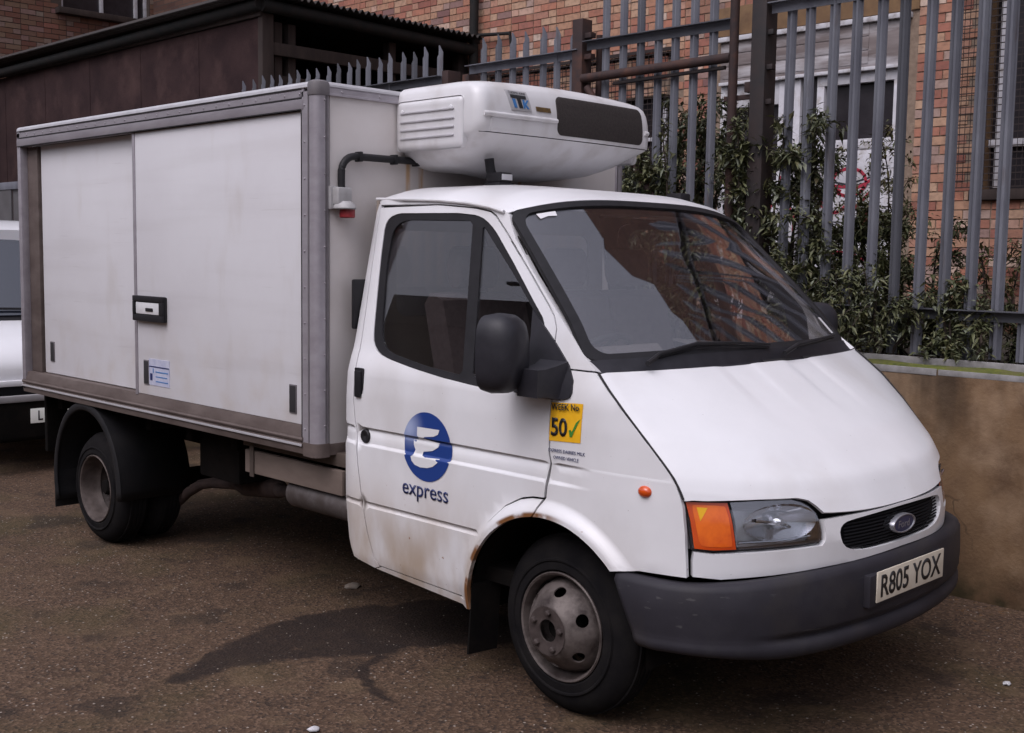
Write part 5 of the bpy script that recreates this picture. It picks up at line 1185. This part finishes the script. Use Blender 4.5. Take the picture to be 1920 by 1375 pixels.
# side vent panel, near side
for s in (-1, 1):
    pv = bmesh.new(); addbox(pv, (X1+.004, min(s*.56, s*.598), 2.175), (-.885, max(s*.56, s*.598), 2.400), .03, 4)
    pv = bm_obj('side_panel', pv, 'paint_clean', fu, 50)
    for z in (2.345, 2.305, 2.268, 2.232): box('louvre', (X1+.04, min(s*.597, s*.6045), z-.004), (-.935, max(s*.597, s*.6045), z+.004), 'alu_top', pv, .0025)
    for x in (X1+.055, -.955): lathe('screw', [(0, .010), (.004, .009), (.005, .0001)], 'steel', pv, Matrix.Translation((x, s*.600, 2.352)) @ Matrix.Rotation(R(90)*(-s), 4, 'X'), 12)
bz = lambda y, z, o: (unitx(y, z)+o, y, z)
tp = panel('maker_badge', [(-.405, 2.345), (-.285, 2.345), (-.302, 2.432), (-.43, 2.432)], lambda y, z: bz(y, z, .004), 'tkplate', fu, (), .03, (), (1, 0, 0), .004)
panel('badge_letter', [(-.405, 2.412), (-.315, 2.412), (-.315, 2.398), (-.350, 2.398), (-.338, 2.356), (-.360, 2.356), (-.370, 2.398), (-.405, 2.398)], lambda y, z: bz(y, z, .0065), 'ink', tp, (), .03, (), (1, 0, 0), .002)
for q in ([(-.398, 2.394), (-.382, 2.394), (-.372, 2.356), (-.388, 2.356)], [(-.338, 2.394), (-.328, 2.394), (-.326, 2.378), (-.312, 2.394), (-.302, 2.394), (-.318, 2.374), (-.300, 2.356), (-.312, 2.356), (-.325, 2.370), (-.326, 2.356), (-.334, 2.356)]):
    panel('badge_letter', q, lambda y, z: bz(y, z, .0065), 'tkblue', tp, (), .03, (), (1, 0, 0), .002)
text('badge_lettering', 'THERMO KING', 'ink', tp, (unitx(-.36, 2.42)+.009, -.418, 2.4165), (0, 1, 0), (-.5, 0, 1), .105, .011, 0)
panel('amber_label', [(-.255, 2.352), (-.165, 2.352), (-.168, 2.372), (-.258, 2.372)], lambda y, z: bz(y, z, .004), 'amberlab', fu, (), .03, (), (1, 0, 0), .002)
# ================================================================== white van parked behind
WV = thing('parked_van', 'white van with L on its number plate parked behind the box van', 'van', (-7.9, -.10, 0))
WY = -.10
def wring(x, hw, zb, zt, rt=.12, n=7):
    pts = [Vector((x, WY-hw+.04, zb)), Vector((x, WY-hw, zb+.08))]
    for i in range(n+1):
        a = R(180-90*i/n); pts.append(Vector((x, WY-hw+rt+rt*math.cos(a), zt-rt+rt*math.sin(a))))
    for i in range(n+1):
        a = R(90-90*i/n); pts.append(Vector((x, WY+hw-rt+rt*math.cos(a), zt-rt+rt*math.sin(a))))
    return pts+[Vector((x, WY+hw, zb+.08)), Vector((x, WY+hw-.04, zb))]
loft('body', [wring(*k) for k in ((-5.99, .70, .66, .80, .06), (-6.03, .80, .62, .86, .08), (-6.10, .84, .60, .93, .10), (-6.3, .86, .60, 1.02, .12), (-6.66, .87, .55, 1.13, .12), (-7.3, .88, .45, 1.16, .10), (-10.2, .88, .42, 1.16, .10), (-10.35, .84, .45, 1.12, .1))], 'car_paint', WV, True, True, 40)
loft('roof_shell', [wring(*k) for k in ((-7.18, .60, 1.15, 1.86, .10), (-7.35, .66, 1.15, 1.92, .12), (-8.2, .70, 1.15, 1.96, .14), (-10.2, .70, 1.15, 1.94, .14), (-10.34, .66, 1.15, 1.88, .12))], 'car_paint', WV, True, True, 40)
def wsw(u, t): return Vector((-6.63-.62*t-.10*abs(u)**2.2, WY+u*(.82-.17*t), 1.14+.72*t))
wsp = panel('windscreen', rrect(-.96, .96, .04, .97, .06, .06), wsw, 'carglass', WV, (), .12, (), (1, 0, 1), .01, 60)
panel('screen_surround', rrect(-1, 1, 0, 1, .04, .04), lambda u, t: wsw(u, t)-Vector((.012, 0, .01)), 'black', WV, (), .12, (), (1, 0, 1), .02, 60)
tube('wiper', [(-6.60, WY-.5, 1.165), (-6.68, WY-.3, 1.225), (-6.66, WY+.2, 1.21)], .010, 'black', wsp, 8)
box('wing_strip', (-6.02, WY-.76, .668), (-5.955, WY+.76, .715), 'car_paint', WV, .015)
bm = bmesh.new(); addbox(bm, (-6.06, WY-.80, .25), (-5.92, WY+.80, .60), .04, 3); bmpv = bm_obj('bumper', bm, 'under', WV, 40)
box('bumper_strip', (-5.96, WY-.78, .552), (-5.905, WY+.78, .603), 'capgrey2', WV, .012)
box('grille_band', (-6.03, WY-.62, .60), (-5.975, WY+.62, .668), 'grille', WV, .004)
for s in (-1, 1):
    panel('headlamp', [(WY+s*.45, .72), (WY+s*.72, .74), (WY+s*.70, .84), (WY+s*.48, .80)], lambda y, z: (-5.955-abs(y-WY)*.09-(z-.7)*.35, y, z), 'clearlens', WV, (), .1, (), (1, 0, 0), .02)
np2 = box('number_plate', (-5.918, WY-.30, .385), (-5.912, WY+.22, .497), 'plate2', WV, .002)
text('registration', 'L', 'ink', np2, (-5.9105, WY-.243, .405), (0, 1, 0), (0, 0, 1), .036, .074, .012)
for s in (-1, 1):
    for x in (-6.75, -9.4):
        b_ = Matrix.Translation((x, WY+s*.83, .30)) @ Matrix.Rotation(R(90)*(-s), 4, 'X')
        wl = lathe('wheel', [(0, .19), (.006, .2), (-.01, .27), (-.05, .30), (-.14, .30), (-.17, .27), (-.18, .2)], 'tyre', WV, b_, 40, 50)
        lathe('rim', [(-.02, .19), (.0, .18), (-.02, .15), (.0, .06), (.005, .0001)], 'rim', wl, b_, 40)
# ================================================================== grey metal hoarding far left
HB = thing('metal_hoarding', 'grey metal sheet hoarding at the far left behind the parked van', 'hoarding', (-11.0, 1.2, 0))
for i in range(9): box('sheet', (-13.6+i*.5, 1.18+.02*(i % 2), .05), (-13.105+i*.5, 1.195+.02*(i % 2), 2.34), 'metalgrey', HB)
box('top_rail', (-13.6, 1.17, 2.34), (-9.1, 1.24, 2.42), 'galv', HB, .004)
# ================================================================== what the windows reflect: the other side of the yard
OW = thing('workshop_row', 'long dark brick workshop row reflected low in the cab door window', 'building', (-10, -20, 0))
box('wall', (-60, -22, 0), (14, -20, 8.0), 'brickfar2', OW); 
for i in range(9): box('gable', (-58+i*8, -22.1, 8.0), (-52+i*8, -19.9, 8.4+.5*(i % 3)), 'roofsheet', OW)
def lamp_post(label, x, y, h):
    t = thing('street_lamp', label, 'lamp', (x, y, 0), 'street lamps across the yard')
    tube('pole', [(x, y, 0), (x, y, h)], [.09, .05], 'galvdark', t, 10); tube('arm', [(x-1.2, y, h+.12), (x-.6, y, h+.05), (x, y, h), (x+.6, y, h+.05), (x+1.2, y, h+.12)], .035, 'galvdark', t, 8)
    for s in (-1, 1): box('lantern', (x+s*1.3-.25, y-.1, h+.06), (x+s*1.3+.25, y+.1, h+.16), 'galvdark', t, .03)
lamp_post('double armed street lamp beyond the reflected workshop row, nearer one', -24, -24, 11.0)
lamp_post('double armed street lamp beyond the reflected workshop row, further one', -34, -24, 11.0)
# ================================================================== litter and grit
rs = random.Random(21)
def blob(name, c, r, m, label, cat, sq=.5, seed=0, group=None):
    bm = bmesh.new(); bmesh.ops.create_icosphere(bm, subdivisions=2, radius=1)
    for v in bm.verts:
        k = 1+.35*noise.noise(v.co*1.7+Vector((seed*3.1, 0, 0))); v.co = Vector((c[0]+v.co.x*r*k, c[1]+v.co.y*r*k*1.2, max(.0, c[2]+r*sq*(.8+v.co.z*k))))
    return bm_obj(name, bm, m, None, 60, label=label, category=cat, group=group)
blob('stone', (-1.845, -.452, 0), .036, 'stone', 'flat brown stone lying under the cab behind the door sill', 'stone', .35, 1)
blob('paper_scrap', (1.052, .674, .004), .017, 'paper', 'crumpled white paper scrap on asphalt near the right edge', 'litter', .35, 2)
blob('paper_scrap', (-.483, -1.657, .004), .019, 'paper', 'crumpled white paper scrap on asphalt at the bottom edge', 'litter', .4, 3)
V, F = [], []
def chip(x, y, r):
    b = len(V); a0 = rs.uniform(0, 6.28); h = r*rs.uniform(.3, .7)
    for k in range(4): V.append((x+r*math.cos(a0+k*1.57)*rs.uniform(.6, 1.2), y+r*math.sin(a0+k*1.57)*rs.uniform(.6, 1.2), .0))
    V.append((x+rs.uniform(-.2, .2)*r, y+rs.uniform(-.2, .2)*r, h)); F.extend([(b+k, b+(k+1) % 4, b+4) for k in range(4)])
for i in range(2600):
    x, y = rs.uniform(-4.5, 2.6), rs.uniform(-3.0, 1.5)
    chip(x, y, rs.choice((.002, .003, .003, .004, .0055)))
mesh_obj('grit', V, F, 'stone', kind='stuff', label='pale grit scattered over the asphalt', category='grit')
V, F = [], []
for i in range(700):
    x = rs.uniform(-1.5, 5); y = 1.72-abs(rs.gauss(0, .17)); chip(x, y, rs.uniform(.006, .018))
mesh_obj('leaf_litter', V, F, 'leaflitter', kind='stuff', label='brown leaf litter along the foot of the wall', category='litter')
